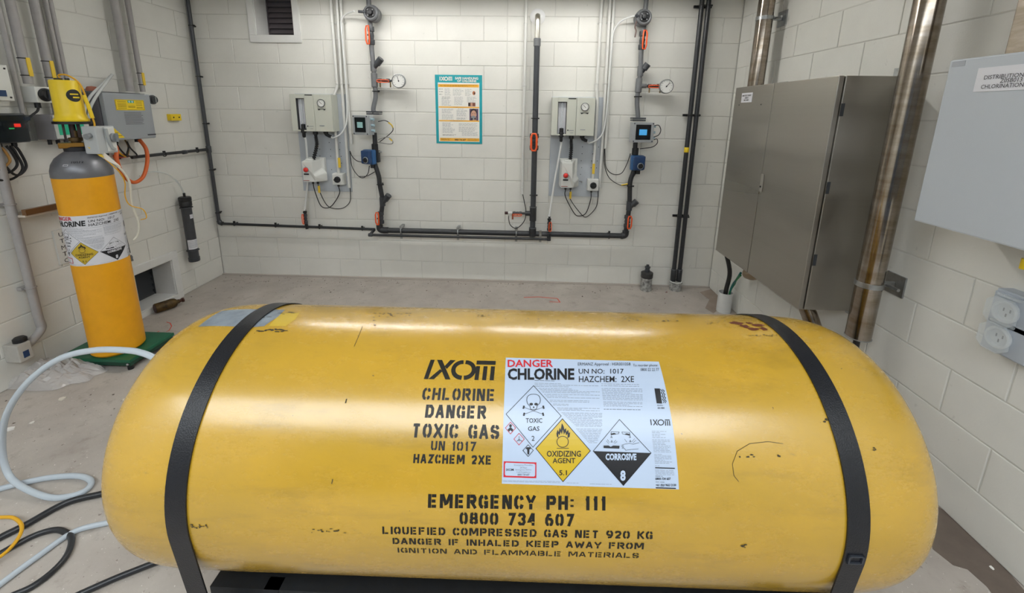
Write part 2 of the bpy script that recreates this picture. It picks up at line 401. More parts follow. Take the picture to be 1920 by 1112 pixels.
class Print:                                         # gathers flat shapes per material, then lays them on a surface
    def __init__(s): s.d = {}
    def add(s, M, V, Fs, h=0): s.d.setdefault((M.name, h), (M, h, [])) [2].append((V, Fs))
    def poly(s, M, pts, h=0): s.add(M, list(pts), [tuple(range(len(pts)))], h)
    def rect(s, M, x0, y0, x1, y1, h=0): s.poly(M, [(x0,y0),(x1,y0),(x1,y1),(x0,y1)], h)
    def text(s, M, t, x0, y0, x1, y1, h=0, bold=0.0, slant=0):
        V, Fs = text_polys(t, bold); s.add(M, [(x0+u*(x1-x0)+slant*v*(y1-y0), y0+v*(y1-y0)) for u, v in V], Fs, h)
    def line(s, M, pts, w, h=0, closed=False):
        P = [Vector(p[:2]) for p in pts]; n = len(P); L, R = [], []
        for i in range(n):
            a = P[i-1] if (i or closed) else None; c = P[(i+1) % n] if (i < n-1 or closed) else None
            d1 = (P[i]-a).normalized() if a is not None else None; d2 = (c-P[i]).normalized() if c is not None else None
            d1 = d1 or d2; d2 = d2 or d1
            nn = (Vector((-d1.y, d1.x)) + Vector((-d2.y, d2.x)))
            nn = nn.normalized() if nn.length > 1e-6 else Vector((-d1.y, d1.x))
            k = w/2/max(.45, nn.dot(Vector((-d1.y, d1.x))))
            L.append(P[i]+nn*k); R.append(P[i]-nn*k)
        V = [tuple(p) for p in L+R]; Fs = [(i, (i+1) % n, n+(i+1) % n, n+i) for i in range(n if closed else n-1)]
        s.add(M, V, Fs, h)
    def disc(s, M, x, y, rx, ry=None, h=0, n=20): s.poly(M, [(x+rx*math.cos(2*PI*i/n), y+(ry or rx)*math.sin(2*PI*i/n)) for i in range(n)], h)
    def lay(s, f, base=0.0, parent=None, names=None, cut=None, step=.012, swap=None, lab=None):
        res = []
        for (mn, h), (M, hh, items) in s.d.items():
            if swap and M.name in swap: M = swap[M.name]
            bm = bmesh.new()
            for V, Fs in items:
                v = [bm.verts.new((p[0], p[1], 0)) for p in V]
                for q in Fs:
                    try: bm.faces.new([v[i] for i in q])
                    except ValueError: pass
            for ct_ in ((0, 1) if cut == 2 else (cut,) if cut is not None else ()):
                cut_ = ct_; lo = min(v.co[cut_] for v in bm.verts); hi = max(v.co[cut_] for v in bm.verts); n = Vector((1,0,0) if cut_ == 0 else (0,1,0)); k = math.ceil(lo/step)
                while k*step < hi:
                    bmesh.ops.bisect_plane(bm, geom=bm.verts[:]+bm.edges[:]+bm.faces[:], plane_co=n*(k*step), plane_no=n, dist=1e-6); k += 1
            off = parent_world(parent)
            for v in bm.verts: v.co = f(v.co.x, v.co.y, base+h*.0004) - off
            me = bpy.data.meshes.new('print'); bm.to_mesh(me); bm.free(); me.materials.append(M)
            nm = (names or {}).get(mn, 'print'); ob = bpy.data.objects.new(nm, me); COL.objects.link(ob); ob.parent = parent; me.name = nm
            if nm in ('small_print', 'black_print', 'white_print', 'red_print', 'scuff', 'rust_patch', 'fixing_hole', 'lettering', 'handwriting', 'stamped_marks', 'paint_patch', 'paint_chip', 'orange_band', 'print', 'needle') and parent: ob['kind'] = 'stuff'
            if lab and nm in lab: ob['label'] = lab[nm]
            res.append(ob)
        return res
def onF(F, c=0): return lambda x, y, h: F.W((x, y, c+h))

# stencil alphabet: strokes in a unit box, each stroke a polyline
SF = {
'A': [[(0,0),(.40,1)],[(.60,1),(1,0)],[(.3,.28),(.7,.28)]], 'B': [[(0,0),(0,1)],[(.32,1),(.85,1),(.95,.85),(.95,.65),(.82,.53),(.32,.53)],[(.32,.5),(.85,.48),(1,.34),(1,.15),(.85,0),(.32,0)]],
'C': [[(.42,1),(.2,.97),(0,.75),(0,.25),(.2,.03),(.42,0)],[(.68,1),(.88,.95),(1,.74)],[(.68,0),(.88,.05),(1,.26)]],
'D': [[(0,0),(0,1)],[(.32,1),(.7,1),(1,.75),(1,.25),(.7,0),(.32,0)]], 'E': [[(0,0),(0,1)],[(.35,1),(1,1)],[(.35,.5),(.9,.5)],[(.35,0),(1,0)]],
'F': [[(0,0),(0,1)],[(.35,1),(1,1)],[(.35,.52),(.9,.52)]], 'G': [[(.42,1),(.2,.97),(0,.75),(0,.25),(.2,.03),(.42,0)],[(.68,1),(.88,.95),(1,.74)],[(.66,0),(1,.05),(1,.42),(.66,.42)]],
'H': [[(0,0),(0,1)],[(1,0),(1,1)],[(.3,.5),(.7,.5)]], 'I': [[(.5,0),(.5,1)]], 'K': [[(0,0),(0,1)],[(.3,.5),(.95,1)],[(.42,.5),(1,0)]], 'L': [[(0,0),(0,1)],[(.35,0),(1,0)]],
'M': [[(0,0),(0,1)],[(.17,1),(.48,.15)],[(.56,.3),(.83,1)],[(1,0),(1,1)]], 'N': [[(0,0),(0,1)],[(.22,1),(.8,0)],[(1,0),(1,1)]],
'O': [[(.40,1),(.2,.97),(0,.72),(0,.28),(.2,.03),(.40,0)],[(.60,1),(.8,.97),(1,.72),(1,.28),(.8,.03),(.60,0)]],
'P': [[(0,0),(0,1)],[(.32,1),(.85,1),(1,.85),(1,.6),(.85,.45),(.32,.45)]], 'Q': [[(.40,1),(.2,.97),(0,.72),(0,.28),(.2,.03),(.40,0)],[(.60,1),(.8,.97),(1,.72),(1,.28),(.85,.05)],[(.6,.25),(1,-.05)]],
'R': [[(0,0),(0,1)],[(.32,1),(.85,1),(1,.85),(1,.65),(.85,.5),(.32,.5)],[(.6,.38),(1,0)]], 'S': [[(1,.76),(.85,.96),(.6,1)],[(.4,1),(.15,.97),(0,.8),(.05,.6),(.95,.42),(1,.22),(.85,.03),(.6,0)],[(.4,0),(.15,.04),(0,.24)]],
'T': [[(.5,0),(.5,1)],[(0,1),(.26,1)],[(.74,1),(1,1)]], 'U': [[(0,1),(0,.25),(.15,.04),(.4,0)],[(1,1),(1,.25),(.85,.04),(.6,0)]], 'W': [[(0,1),(.22,0)],[(.32,.1),(.5,.9)],[(.6,.75),(.78,0)],[(.84,.2),(1,1)]],
'X': [[(0,1),(1,0)],[(1,1),(.62,.58)],[(.4,.42),(0,0)]], 'Y': [[(0,1),(.42,.5)],[(1,1),(.6,.52)],[(.5,.36),(.5,0)]], 'Z': [[(0,1),(1,1),(.1,0)],[(.4,0),(1,0)]],
'0': [[(.38,1),(.15,.95),(0,.75),(0,.25),(.15,.05),(.38,0)],[(.62,1),(.85,.95),(1,.75),(1,.25),(.85,.05),(.62,0)]], '1': [[(.75,0),(.75,1)],[(0,.78),(.3,.8)]],
'2': [[(0,.76),(.15,.96),(.5,1),(.85,.95),(1,.72),(.85,.5),(.2,.12)],[(0,0),(1,0)]], '3': [[(0,.8),(.2,1),(.8,1),(1,.8),(.85,.54),(.5,.52)],[(.9,.45),(1,.22),(.8,0),(.2,0),(0,.2)]],
'4': [[(.75,0),(.75,1)],[(.55,1),(0,.3),(.5,.3)],[(.9,.3),(1,.3)]], '6': [[(.8,1),(.3,.95),(0,.6),(0,.2),(.2,0),(.4,0)],[(.35,.58),(.8,.56),(1,.4),(1,.18),(.85,0),(.6,0)]],
'7': [[(0,1),(1,1),(.4,0)]], '8': [[(.4,1),(.1,.95),(.05,.62),(.3,.52),(0,.35),(0,.1),(.4,0)],[(.6,1),(.9,.95),(.95,.62),(.7,.52),(1,.35),(1,.1),(.6,0)]],
'9': [[(.2,0),(.7,.05),(1,.4),(1,.8),(.8,1),(.6,1)],[(.65,.42),(.2,.44),(0,.6),(0,.82),(.15,1),(.4,1)]], ':': [[(.5,.15),(.5,.3)],[(.5,.68),(.5,.83)]]}
def stencil(pr, M, t, x0, y0, x1, y1, sw=.19, flush=None):
    """a word in stencil letters filling the box"""
    wid = {'I': .25, '1': .5, ':': .3, ' ': .55, 'M': 1.15, 'W': 1.2}
    tot = sum(wid.get(c, .85) for c in t) + .2*(len(t)-1); k = (x1-x0)/tot; x = x0; h = y1-y0; w0 = sw*h
    for c in t:
        if c == ' ' and flush and pr.d: flush(pr); pr.d.clear()
        w = wid.get(c, .85)*k
        for st in SF.get(c, []):
            wi = w0*(1 if len(st) > 2 or abs(st[0][0]-st[1][0]) < .2 else .92)
            ww = max(w-w0, .001)
            P = [Vector((x+w0/2+u*ww, y0+w0/2+v*(h-w0))) for u, v in st]
            if len(P) > 1:
                d0 = (P[0]-P[1]).normalized(); d1 = (P[-1]-P[-2]).normalized()
                e0 = w0/2 if st[0][1] in (0, 1) and abs(d0.y) > .5 else .06*w0; e1 = w0/2 if st[-1][1] in (0, 1) and abs(d1.y) > .5 else .06*w0
                P[0] = P[0]+d0*e0; P[-1] = P[-1]+d1*e1
            pr.line(M, P, wi)
        x += w + .2*k

# ---------------------------------------------------------------- the big yellow drum
class Drum:
    o = Vector((0.15113, -2.55399, 0.57257)); ya = .012054; R = .38; L = .7516; e = .365; n = 4.58
    ax = Vector((math.cos(ya), math.sin(ya), 0)); fr = Vector((math.sin(ya), -math.cos(ya), 0)); z = Vector((0,0,1))
D = Drum
def dr(u):
    t = max(0, (abs(u)-D.L)/D.e); return D.R*max(0, 1-t**D.n)**(1/D.n)
def dmap(u, s, h=0):
    th = s/D.R; r = dr(u)+h
    return D.o + D.ax*u + D.fr*(r*math.cos(th)) + D.z*(r*math.sin(th))
def dpx(x, y):
    d = ray(x, y); o = CAM-D.o; a = Vector((d.dot(D.fr), d.z)); b = Vector((o.dot(D.fr), o.z))
    A_ = a.dot(a); B = 2*a.dot(b); C = b.dot(b)-D.R**2; q = max(B*B-4*A_*C, 0); t = (-B-math.sqrt(q))/(2*A_); p = o+d*t
    return p.dot(D.ax), math.atan2(p.z, p.dot(D.fr))*D.R
drum = thing('gas_drum', 'huge yellow horizontal chlorine drum lying across the foreground', 'gas drum', (D.o.x, D.o.y, 0))
b = MB(); prof = []
N = 22
us = [-D.L-D.e*math.sin(i/N*PI/2)**(2/D.n) for i in range(N, 0, -1)] + [-D.L+2*D.L*i/16 for i in range(17)] + [D.L+D.e*math.sin(i/N*PI/2)**(2/D.n) for i in range(1, N+1)]
def drp(i, u):
    if abs(u) <= D.L: return D.R
    k = (N-i) if i < N else (i-N-16); return D.R*max(math.cos(k/N*PI/2), 0)**(2/D.n)
prof = [(drp(i, u) if 0 < i < len(us)-1 else 0, u) for i, u in enumerate(us)]
b.lathe(D.o, D.ax, prof, 96); b.build('shell', DRUM, drum, autosmooth=False)

pr = Print()
# maker's mark: slanted I and X, split O, barred M
x0, x1, y0, y1 = -.242, -.051, .381, .4365; h = y1-y0; sl = .014
def q4(ax_, bx, cx, dx, ya, yb): pr.poly(STENC, [(ax_,ya),(bx,ya),(cx,yb),(dx,yb)])
q4(x0, x0+.0115, x0+.0205, x0+.009, y0, y1)
q4(x0+.064-.006, x0+.078-.006, x0+.041, x0+.027, y0, y1)
pr.poly(STENC, [(x0+.040,y0+.028),(x0+.047,y0+.022),(x0+.027,y0),(x0+.012,y0)][::-1]); pr.poly(STENC, [(x0+.051,y0+.037),(x0+.058,y0+.029),(x0+.079,y1),(x0+.064,y1)])
ocx, ocy = x0+.1045, (y0+y1)/2
for s_ in (1, -1):
    pr.line(STENC, [(ocx+s_*(.0028+.0255*math.sin(a)) , ocy+(.0225*math.cos(a))*1.0) for a in [i*PI/12 for i in range(0, 13)]], .0115)
pr.rect(STENC, x0+.138, y1-.012, x0+.191, y1)
for k in (0, .0205, .041): pr.poly(STENC, [(x0+.1365+k,y0),(x0+.1475+k,y0),(x0+.149+k,y1-.0165),(x0+.138+k,y1-.0165)])
def stl(pr, nm): pr.lay(lambda u, s, h: dmap(u, s+.018*(u+.09)*(1 if s < .15 else .5), h), .0006, drum, {'black_stencil_paint': nm}, 1, .012)
stl(pr, 'stencil_logo')
for t, a, c, lo, hi, sw in (('CHLORINE', -.239, -.048, .3285, .3585, .22), ('DANGER', -.225, -.069, .287, .3175, .24), ('TOXIC GAS', -.254, -.033, .2425, .274, .23), ('UN 1017', -.202, -.09, .2155, .236, .22),
        ('HAZCHEM 2XE', -.243, -.05, .187, .207, .24), ('EMERGENCY PH: 111', -.2015, .2285, .088, .1205, .24), ('0800 734 607', -.124, .152, .048, .079, .22),
        ('LIQUEFIED COMPRESSED GAS NET 920 KG', -.313, .342, .0175, .0385, .23), ('DANGER IF INHALED KEEP AWAY FROM', -.289, .323, -.0125, .0065, .24), ('IGNITION AND FLAMMABLE MATERIALS', -.279, .314, -.042, -.025, .2)):
    pr = Print(); stencil(pr, STENC, t, a, lo, c, hi, sw, lambda p: stl(p, 'stencil_word')); stl(pr, 'stencil_word')
# worn patches of the paint
pw = Print()
def blob(M, u, s, ru, rs, h=0, n=11, seed=0):
    R_ = random.Random(seed); pw.poly(M, [(u+ru*math.cos(2*PI*i/n)*R_.uniform(.55, 1.1), s+rs*math.sin(2*PI*i/n)*R_.uniform(.5, 1.1)) for i in range(n)], h)
pw.poly(GREYP, [(-.975,.655),(-.972,.545),(-.80,.538),(-.765,.545),(-.752,.60),(-.762,.655)])
pw.poly(LYEL, [(-.752,.545),(-.70,.548),(-.69,.585),(-.70,.63),(-.755,.625)])
for i in range(16): blob(SCUFF, -.77+.004*i*1.3, .527+random.uniform(-.006, .006), random.uniform(.004, .011), .003, 1, 9, i)
for i in range(7): blob(SCUFF, -.77+random.uniform(-.05,.06), .61+random.uniform(-.02, .035), random.uniform(.006, .016), .002, 1, 8, i+70)
for x, y, rx_, ry_ in ((1380,606,16,3.4),(1397,612,10,3),(1412,617,12,2.6),(1420,610,13,3),(1432,617,9,3),(1404,606,8,2)):
    u, s = dpx(x, y); blob(RUST, u, s, rx_*.0017, ry_*.0042, 1, 12, x)
R_ = random.Random(3)
for cx, cy, n, sx, sy in ((735,590,26,28,5),(905,592,12,16,2.5),(1250,602,12,14,2),(1180,597,10,30,4),(1430,629,14,22,1.5),(700,603,6,3,9),(1010,600,8,60,4),(1340,604,8,30,4),(1548,790,4,3,6),(372,987,14,18,3),(620,994,12,50,4),(1395,1024,9,6,3),(1460,856,3,3,3),(1403,858,5,12,4),(1640,842,3,5,3),(1000,985,12,14,14)):
    for i in range(n):
        x = R_.gauss(cx, sx*.6); y = max(R_.gauss(cy, sy*.6), 588); u, s = dpx(x, y)
        blob(DRUM if (cx, cy) == (1000, 985) else SCUFF, u, s, R_.uniform(.0015, .006), R_.uniform(.001, .003), 1.5, 7, i+int(cx))
pw.line(SCUFF, [dpx(x, y) for x, y in ((1385,903),(1376,892),(1373,870),(1382,846),(1405,832),(1440,828),(1468,832))], .0012, 1)
pw.line(SCUFF, [dpx(x, y) for x, y in ((648,756),(650,748))], .003, 1); pw.line(SCUFF, [dpx(x, y) for x, y in ((622,907),(624,898))], .002, 1)
pw.line(SCUFF, [dpx(x, y) for x, y in ((664,650),(672,632),(680,612))], .0012, 1)
pw.lay(lambda u, s, h: dmap(u, s, h), .0004, drum, {'grey_blue_overpaint': 'paint_patch', 'rust_patch': 'rust_patch', 'black_scuff': 'scuff', 'label_yellow': 'paint_patch', 'drum_yellow_paint': 'paint_chip'}, 2, .012, lab={'rust_patch': 'brown rust patches', 'scuff': 'black scuffs and scratches'})

# hazard label, drawn in the coordinates of a close view, flattened to true centimetres through the drum's own surface
def lxy(x, y):
    u, s = dpx(930+x/4.12, 660+y/4.12); return (u-.19, s-.2975)
LB = Print()
LB.rect(LABW, 62, 1040, 1400, 55); LB.d.clear()
def label_print():
    P = Print()
    def t(M, s, x0, y0, x1, y1, h=2, bold=.0): P.text(M, s, x0, y1, x1, y0, h, bold)
    t(REDINK, 'DANGER', 90, 62, 440, 118, bold=.02); t(INK, 'CHLORINE', 90, 128, 605, 215, bold=.035)
    t(INK, 'ERMANZ Approval : HSR001058', 632, 84, 1038, 114, bold=.0); t(INK, 'To reorder phone:', 1058, 95, 1250, 121, bold=.0); t(INK, '0800 22 22 77', 1116, 127, 1258, 149, bold=.0)
    t(INK, 'UN NO:  1017', 638, 132, 985, 170, bold=.008); t(INK, 'HAZCHEM:  2XE', 640, 188, 1065, 235, bold=.008)
    def dia(pts, fill, w=4, hh=1):
        if fill: P.poly(fill, pts, hh)
        P.line(INK, pts, w, hh+1, closed=True)
    dia([(78,480),(290,262),(503,495),(285,735)], None)
    dia([(308,745),(513,517),(728,763),(517,1000)], LYEL, 5)
    dia([(750,765),(953,522),(1197,780),(983,1030)], None, 4)
    P.poly(INK, [(750,765),(1197,780),(983,1030)], 1)
    t(INK, 'TOXIC', 230, 512, 357, 548, 2, .01); t(INK, 'GAS', 247, 575, 335, 610, 2, .01); t(INK, '2', 275, 648, 298, 686)
    t(INK, 'OXIDIZING', 392, 762, 655, 808, 3, .015); t(INK, 'AGENT', 437, 818, 612, 858, 3, .015); t(INK, '5.1', 488, 912, 547, 950, 3, .015)
    t(LABW, 'CORROSIVE', 845, 783, 1083, 833, 3, .045); t(LABW, '8', 958, 912, 1000, 990, 3, .045)
    # skull and crossbones
    cr = [(290+52*math.cos(a), 372-44*math.sin(a)) for a in [(-.28+i*.1047*1.0)*1.0*PI/1.0*1 for i in range(0)]]
    sk = [(262,418),(250,408),(241,395),(238,375),(240,352),(252,338),(270,330),(290,328),(310,330),(328,338),(338,352),(342,375),(338,395),(326,408),(316,418),(313,440),(300,447),(285,448),(268,444)]
    for a, c in (((215,428),(362,482)), ((365,428),(218,482))):
        P.line(LABW, [a, c], 12, 2); P.line(INK, [a, c], 3.2, 3)
        for e in (a, c): P.disc(INK, e[0], e[1]-6, 8, 7, 3, 10); P.disc(INK, e[0]+(3 if e[0] > 290 else -3), e[1]+6, 8, 7, 3, 10)
    P.poly(LABW, sk, 4); P.line(INK, sk, 4, 5, True)
    P.disc(INK, 272, 405, 14, 10, 5); P.disc(INK, 309, 405, 14, 10, 5); P.poly(INK, [(284,434),(290,417),(298,434)], 5)
    for x in (276, 284, 292, 300, 307): P.line(INK, [(x,440),(x,447)], 2, 5)
    # flame over circle
    P.poly(INK, [(470,655),(466,628),(476,600),(484,618),(492,585),(500,602),(508,550),(522,575),(528,600),(540,588),(543,618),(556,600),(562,628),(572,618),(568,655),(548,668),(490,668)], 3)
    P.poly(LYEL, [(480,655),(482,630),(490,645),(500,615),(508,640),(516,600),(524,640),(534,618),(541,645),(552,632),(552,662),(490,664)], 4)
    P.disc(LYEL, 514, 693, 46, 44, 4, 28); P.line(INK, [(514+44*math.cos(a*PI/14), 693+42*math.sin(a*PI/14)) for a in range(28)], 5, 5, True); P.line(INK, [(468,743),(562,743)], 4, 4)
    # test tubes, slab, hand
    P.line(INK, [(888,640),(945,632),(950,618),(890,616),(886,640)], 3, 3); P.poly(INK, [(888,641),(930,633),(912,625),(889,630)], 3)
    P.line(INK, [(1032,645),(975,632),(972,618),(1030,622),(1034,645)], 3, 3); P.poly(INK, [(1032,646),(990,635),(1008,628),(1031,634)], 3)
    for x, y in ((891,655),(893,690),(1034,655),(1036,688)): P.line(INK, [(x,y-8),(x+6,y+6),(x-6,y+6)], 2.5, 3, True)
    P.poly(INK, [(830,722),(868,722),(885,732),(905,722),(953,724),(951,746),(830,742)], 3)
    P.line(INK, [(1105,700),(1060,712),(1030,706),(990,712),(970,718),(985,722),(968,728),(985,734),(972,742),(992,745),(1000,758),(1050,752),(1100,748)], 2.6, 3)
    for a, c in (((850,685),(870,708)),((860,675),(876,700)),((925,678),(908,700)),((935,690),(914,708)),((992,672),(1010,698)),((1070,668),(1048,694)),((1080,680),(1056,702))): P.line(INK, [a, c], 2, 3)
    # small pictograms
    for cx, cy, M in ((112,587,REDINK),(178,672,REDINK),(248,760,INK)):
        P.line(M, [(cx-40,cy),(cx,cy-44),(cx+40,cy),(cx,cy+46)], 4, 3, True)
    P.disc(INK, 112, 570, 10, 12, 3, 12); P.poly(INK, [(112,580),(134,600),(124,616),(112,604),(100,616),(90,600)], 3)
    P.line(INK, [(178,650),(178,690)], 3, 3); P.line(INK, [(160,690),(178,676),(200,688)], 4, 3)
    P.poly(INK, [(228,745),(238,735),(262,735),(270,745),(258,752),(256,790),(243,790),(241,752)], 3)
    # emergency box
    P.poly(REDINK, [(60,843),(312,852),(311,973),(58,965)], 2); P.poly(LABW, [(78,853),(296,862),(303,870),(302,952),(294,960),(76,953),(69,945),(70,861)], 3)
    t(INK, 'IXOM', 78, 898, 136, 916, 4, .02)
    for i, s in enumerate(('Emergency Phoneline', '24 Hour', 'Emergency Advice', 'Call Freephone', '0800 734 607')):
        w = len(s)*7.6; t(GREYINK if i < 4 else INK, s, 212-w/2, 866+18*i, 212+w/2, 880+18*i, 4)
    # right hand column
    P.poly(INK, [(1223,283),(1265,284),(1282,400),(1240,398)], 2); 
    for i in range(4): P.line(INK, [(1268+i*5,290+i*26),(1284+i*5,303+i*26),(1276+i*5,318+i*26)], 5, 2); P.line(INK, [(1284+i*5,290+i*26),(1299+i*5,303+i*26),(1290+i*5,318+i*26)], 5, 2)
    t(INK, 'Quality', 1243, 408, 1290, 420); t(INK, 'ISO 9001', 1248, 428, 1300, 440, 2, .02)
    P.line(INK, [(1194,521),(1199,566)], 7, 2); P.line(INK, [(1212,522),(1246,567)], 7, 2); P.line(INK, [(1243,522),(1216,567)], 7, 2)
    P.line(INK, [(1272+22*math.cos(a*PI/10), 545+20*math.sin(a*PI/10)) for a in range(20)], 7, 2, True)
    P.line(INK, [(1303,525),(1340,526)], 7, 2)
    for x in (1305, 1321, 1337): P.line(INK, [(x+1,532),(x+5,570)], 7, 2)
    P.line(INK, [(1228,893),(1380,898)], 8, 2); P.line(INK, [(1233,1047),(1388,1052)], 8, 2)
    t(INK, '0800 734 607', 1230, 968, 1348, 987, 2, .02); t(INK, '+61 (0)3 9663 2130', 1233, 1017, 1390, 1035, 2, .02)
    # small print: rows of word-length dashes
    R_ = random.Random(5)
    def rows(x0, x1, ya, yb, n, sk0=0, sk1=0, M=GREYINK, w=4.6):
        for i in range(n):
            f = i/max(n-1, 1); y = ya+(yb-ya)*f; a = x0+sk0*f; e = x1+sk1*f; x = a
            e = e if R_.random() < .75 else a+(e-a)*R_.uniform(.4, .9)
            while x < e-4:
                k = min(R_.uniform(12, 42), e-x); P.line(M, [(x, y+(x-a)*.018), (x+k, y+(x+k-a)*.018)], w*.62, 1); x += k+5
    rows(298, 452, 222, 222, 1, M=INK); rows(298, 790, 243, 266, 3); rows(330, 800, 282, 312, 4, 30); rows(372, 800, 328, 352, 3, 22); rows(415, 720, 374, 384, 2); rows(440, 560, 403, 412, 2); rows(470, 800, 432, 450, 3, 10)
    rows(505, 820, 470, 572, 11, 110, 0); rows(618, 820, 594, 700, 11, 95, -40)
    rows(812, 1105, 248, 262, 2); rows(815, 1130, 283, 368, 9, 10, 3); rows(828, 1130, 386, 418, 4, 2); rows(832, 1115, 443, 449, 1, M=INK)
    rows(1203, 1315, 612, 660, 5, 4); rows(1206, 1340, 678, 770, 9, 10, 12); rows(1220, 1350, 790, 858, 7, 6, 10); rows(1228, 1262, 878, 878, 1); rows(1228, 1370, 912, 946, 4, 4, 6); rows(1230, 1300, 958, 958, 1, M=INK); rows(1232, 1300, 1003, 1003, 1, M=INK)
    rows(55, 500, 992, 1000, 2, w=3.5); rows(545, 690, 1010, 1010, 1, w=4); rows(725, 895, 1018, 1018, 1, w=4)
    return P
LP = label_print()
edge = [lxy(80,45), lxy(1262,85), lxy(1408,1070), lxy(35,1018)]
hw, hh_ = .2135, .1505
def label_on(f, parent, M, swap=None, cutn=0):
    bs = Print(); bs.rect(M, -hw, -hh_, hw, hh_)
    ob = bs.lay(f, .0006, parent, {M.name: 'hazard_label'}, cutn, .01, lab={'hazard_label': 'white hazard label with three diamonds'})[0]
    LP.lay(lambda x, y, h: f(*[max(-l, min(l, v)) for l, v in zip((hw, hh_), lxy(x, y))], h), .0008, ob, {'red_ink': 'red_print', 'black_ink': 'black_print', 'white_label': 'white_print', 'label_yellow': 'yellow_diamond', 'grey_small_print': 'small_print'}, 1 if cutn == 1 else 0, 45, swap)
label_on(lambda u, s, h: dmap(u+.19, s+.2975, h), drum, LABW, None, 1)

# straps over the drum
def strap(u, a_end, label, buckle):
    t = thing('lashing_strap', label, 'strap', D.o+D.ax*u-Vector((0,0,D.o.z)), 'lashing straps over the drum')
    w = .0262; r0 = D.R+.0012; r1 = D.R+.0048; b = MB(); path = []
    for i in range(61):
        th = math.radians(205-(205+a_end)*i/60); path.append((th, None))
    def P(th, r, k): return D.o+D.ax*(u+k*w)+D.fr*(r*math.cos(th))+D.z*(r*math.sin(th))
    inn = [(P(th, r0, -1), P(th, r0, 1)) for th, _ in path]; out = [(P(th, r1, -1), P(th, r1, 1)) for th, _ in path]
    # both ends run straight down to the cradle
    for lst, r in ((inn, r0), (out, r1)):
        th = math.radians(-a_end); p = D.o+D.fr*(r*math.cos(th))+D.z*(r*math.sin(th)); q = D.o+D.fr*(.335+r-D.R)+D.z*(-.48)
        q2 = D.o-D.fr*(.20+r-D.R)+D.z*(-.47)
        lst.append((q+D.ax*(u-w), q+D.ax*(u+w))); lst.insert(0, (q2+D.ax*(u-w), q2+D.ax*(u+w)))
    n = len(inn); V = [p for pr_ in inn for p in pr_]+[p for pr_ in out for p in pr_]; Fs = []
    for i in range(n-1):
        a, c = 2*i, 2*i+2; o_ = 2*n
        Fs += [(a, a+1, c+1, c), (o_+a, o_+c, o_+c+1, o_+a+1), (a, c, o_+c, o_+a), (a+1, o_+a+1, o_+c+1, c+1)]
    Fs += [(0, 2*n, 2*n+1, 1), (2*n-2, 2*n-1, 4*n-1, 4*n-2)]
    b._add(V, Fs, True); b.build('webbing', STRAP, t)
    if buckle:
        th0 = buckle; b = MB(Fr(P(th0, r1, 0), D.ax, (-D.fr*math.sin(th0)+D.z*math.cos(th0)), D.fr*math.cos(th0)+D.z*math.sin(th0)))
        b.box((-.018, -.012, -.001), (.018, -.009, .004)).box((-.018, .009, -.001), (.018, .012, .004)).box((-.018, -.012, -.001), (-.014, .012, .004)).box((.014, -.012, -.001), (.018, .012, .004))
        b.build('buckle', mat('worn_buckle', '4a4f58', .4, .6), t)
strap(-.8215, 7, 'black webbing strap round the left end of the drum', None)
strap(.8245, 7, 'black webbing strap round the right end of the drum', math.radians(-1))

# steel cradle
cr = thing('drum_cradle', 'black steel cradle frame under the yellow drum', 'cradle', (D.o.x, D.o.y, 0))
for s in (1, -1):
    y = D.o.y - s*.245
    MB().box((-.72, y-.035, .11), (1.14, y-.029, .235)).box((-.72, y-.029, .11), (1.14, y+.03, .118)).box((-.72, y-.029, .227), (1.14, y+.03, .235)).build('side_rail', DKSTEEL, cr)
for x in (-.66, -.2, .3, .78, 1.08):
    MB().box((x-.03, D.o.y-.21, .13), (x+.03, D.o.y+.21, .19)).build('cross_beam', DKSTEEL, cr)
for x in (-.70, 1.12):
    for s in (1, -1):
        MB().box((x-.035, D.o.y-s*.245-.035, 0), (x+.035, D.o.y-s*.245+.03, .11)).build('foot', DKSTEEL, cr)
for u in (-.8215, .8245):
    c_ = D.o+D.ax*u; MB().box((c_.x-.04, c_.y-.36, .05), (c_.x+.04, c_.y+.26, .095)).build('strap_anchor', DKSTEEL, cr)
    for s in (1, -1): MB().box((c_.x-.04, c_.y-s*.25-.03, 0), (c_.x+.04, c_.y-s*.25+.03, .05)).build('foot', DKSTEEL, cr)
MB().hexa([(-.62,-2.88,.0),(-.575,-2.88,.0),(-.575,-2.83,.0),(-.62,-2.83,.0)], [(-.56,-2.835,.235),(-.515,-2.835,.235),(-.515,-2.80,.235),(-.56,-2.80,.235)]).build('brace', DKSTEEL, cr)

# ---------------------------------------------------------------- upright cylinder on its scale
CX, CY, RC = -2.43, -1.41, .133
sc = thing('platform_scale', 'low green steel platform scale under the upright cylinder', 'scale', (-2.45, -1.37, 0))
b = MB(); b.box((-2.70, -1.545, .055), (-2.232, -1.215, .075), .003); b.build('top_plate', GREEN, sc)
MB().box((-2.69, -1.538, .03), (-2.24, -1.222, .055)).build('load_frame', mat('dark_green_steel', '0b3d2c', .5), sc)
for x, y in ((-2.67,-1.52),(-2.26,-1.52),(-2.67,-1.24),(-2.26,-1.24)):
    MB().cyl((x,y,0), (x,y,.03), .016, 14).build('foot', BLACKP, sc)
MB().ball((-2.25,-1.545,.045), .008).build('bolt', GALV, sc)
cy = thing('gas_cylinder', 'tall orange-yellow gas cylinder with grey shoulder on green scale', 'gas cylinder', (CX, CY, .075))
ZB = .076
MB().lathe((CX,CY,0), (0,0,1), [(0,ZB),(RC-.012,ZB),(RC,ZB+.014),(RC,1.197)], 48).build('body', CYLY, cy)
MB().lathe((CX,CY,0), (0,0,1), [(RC,1.197),(RC+.0015,1.2),(RC,1.235),(RC*.93,1.27),(RC*.78,1.305),(RC*.55,1.332),(.058,1.343)], 48).build('shoulder', CYLG, cy)
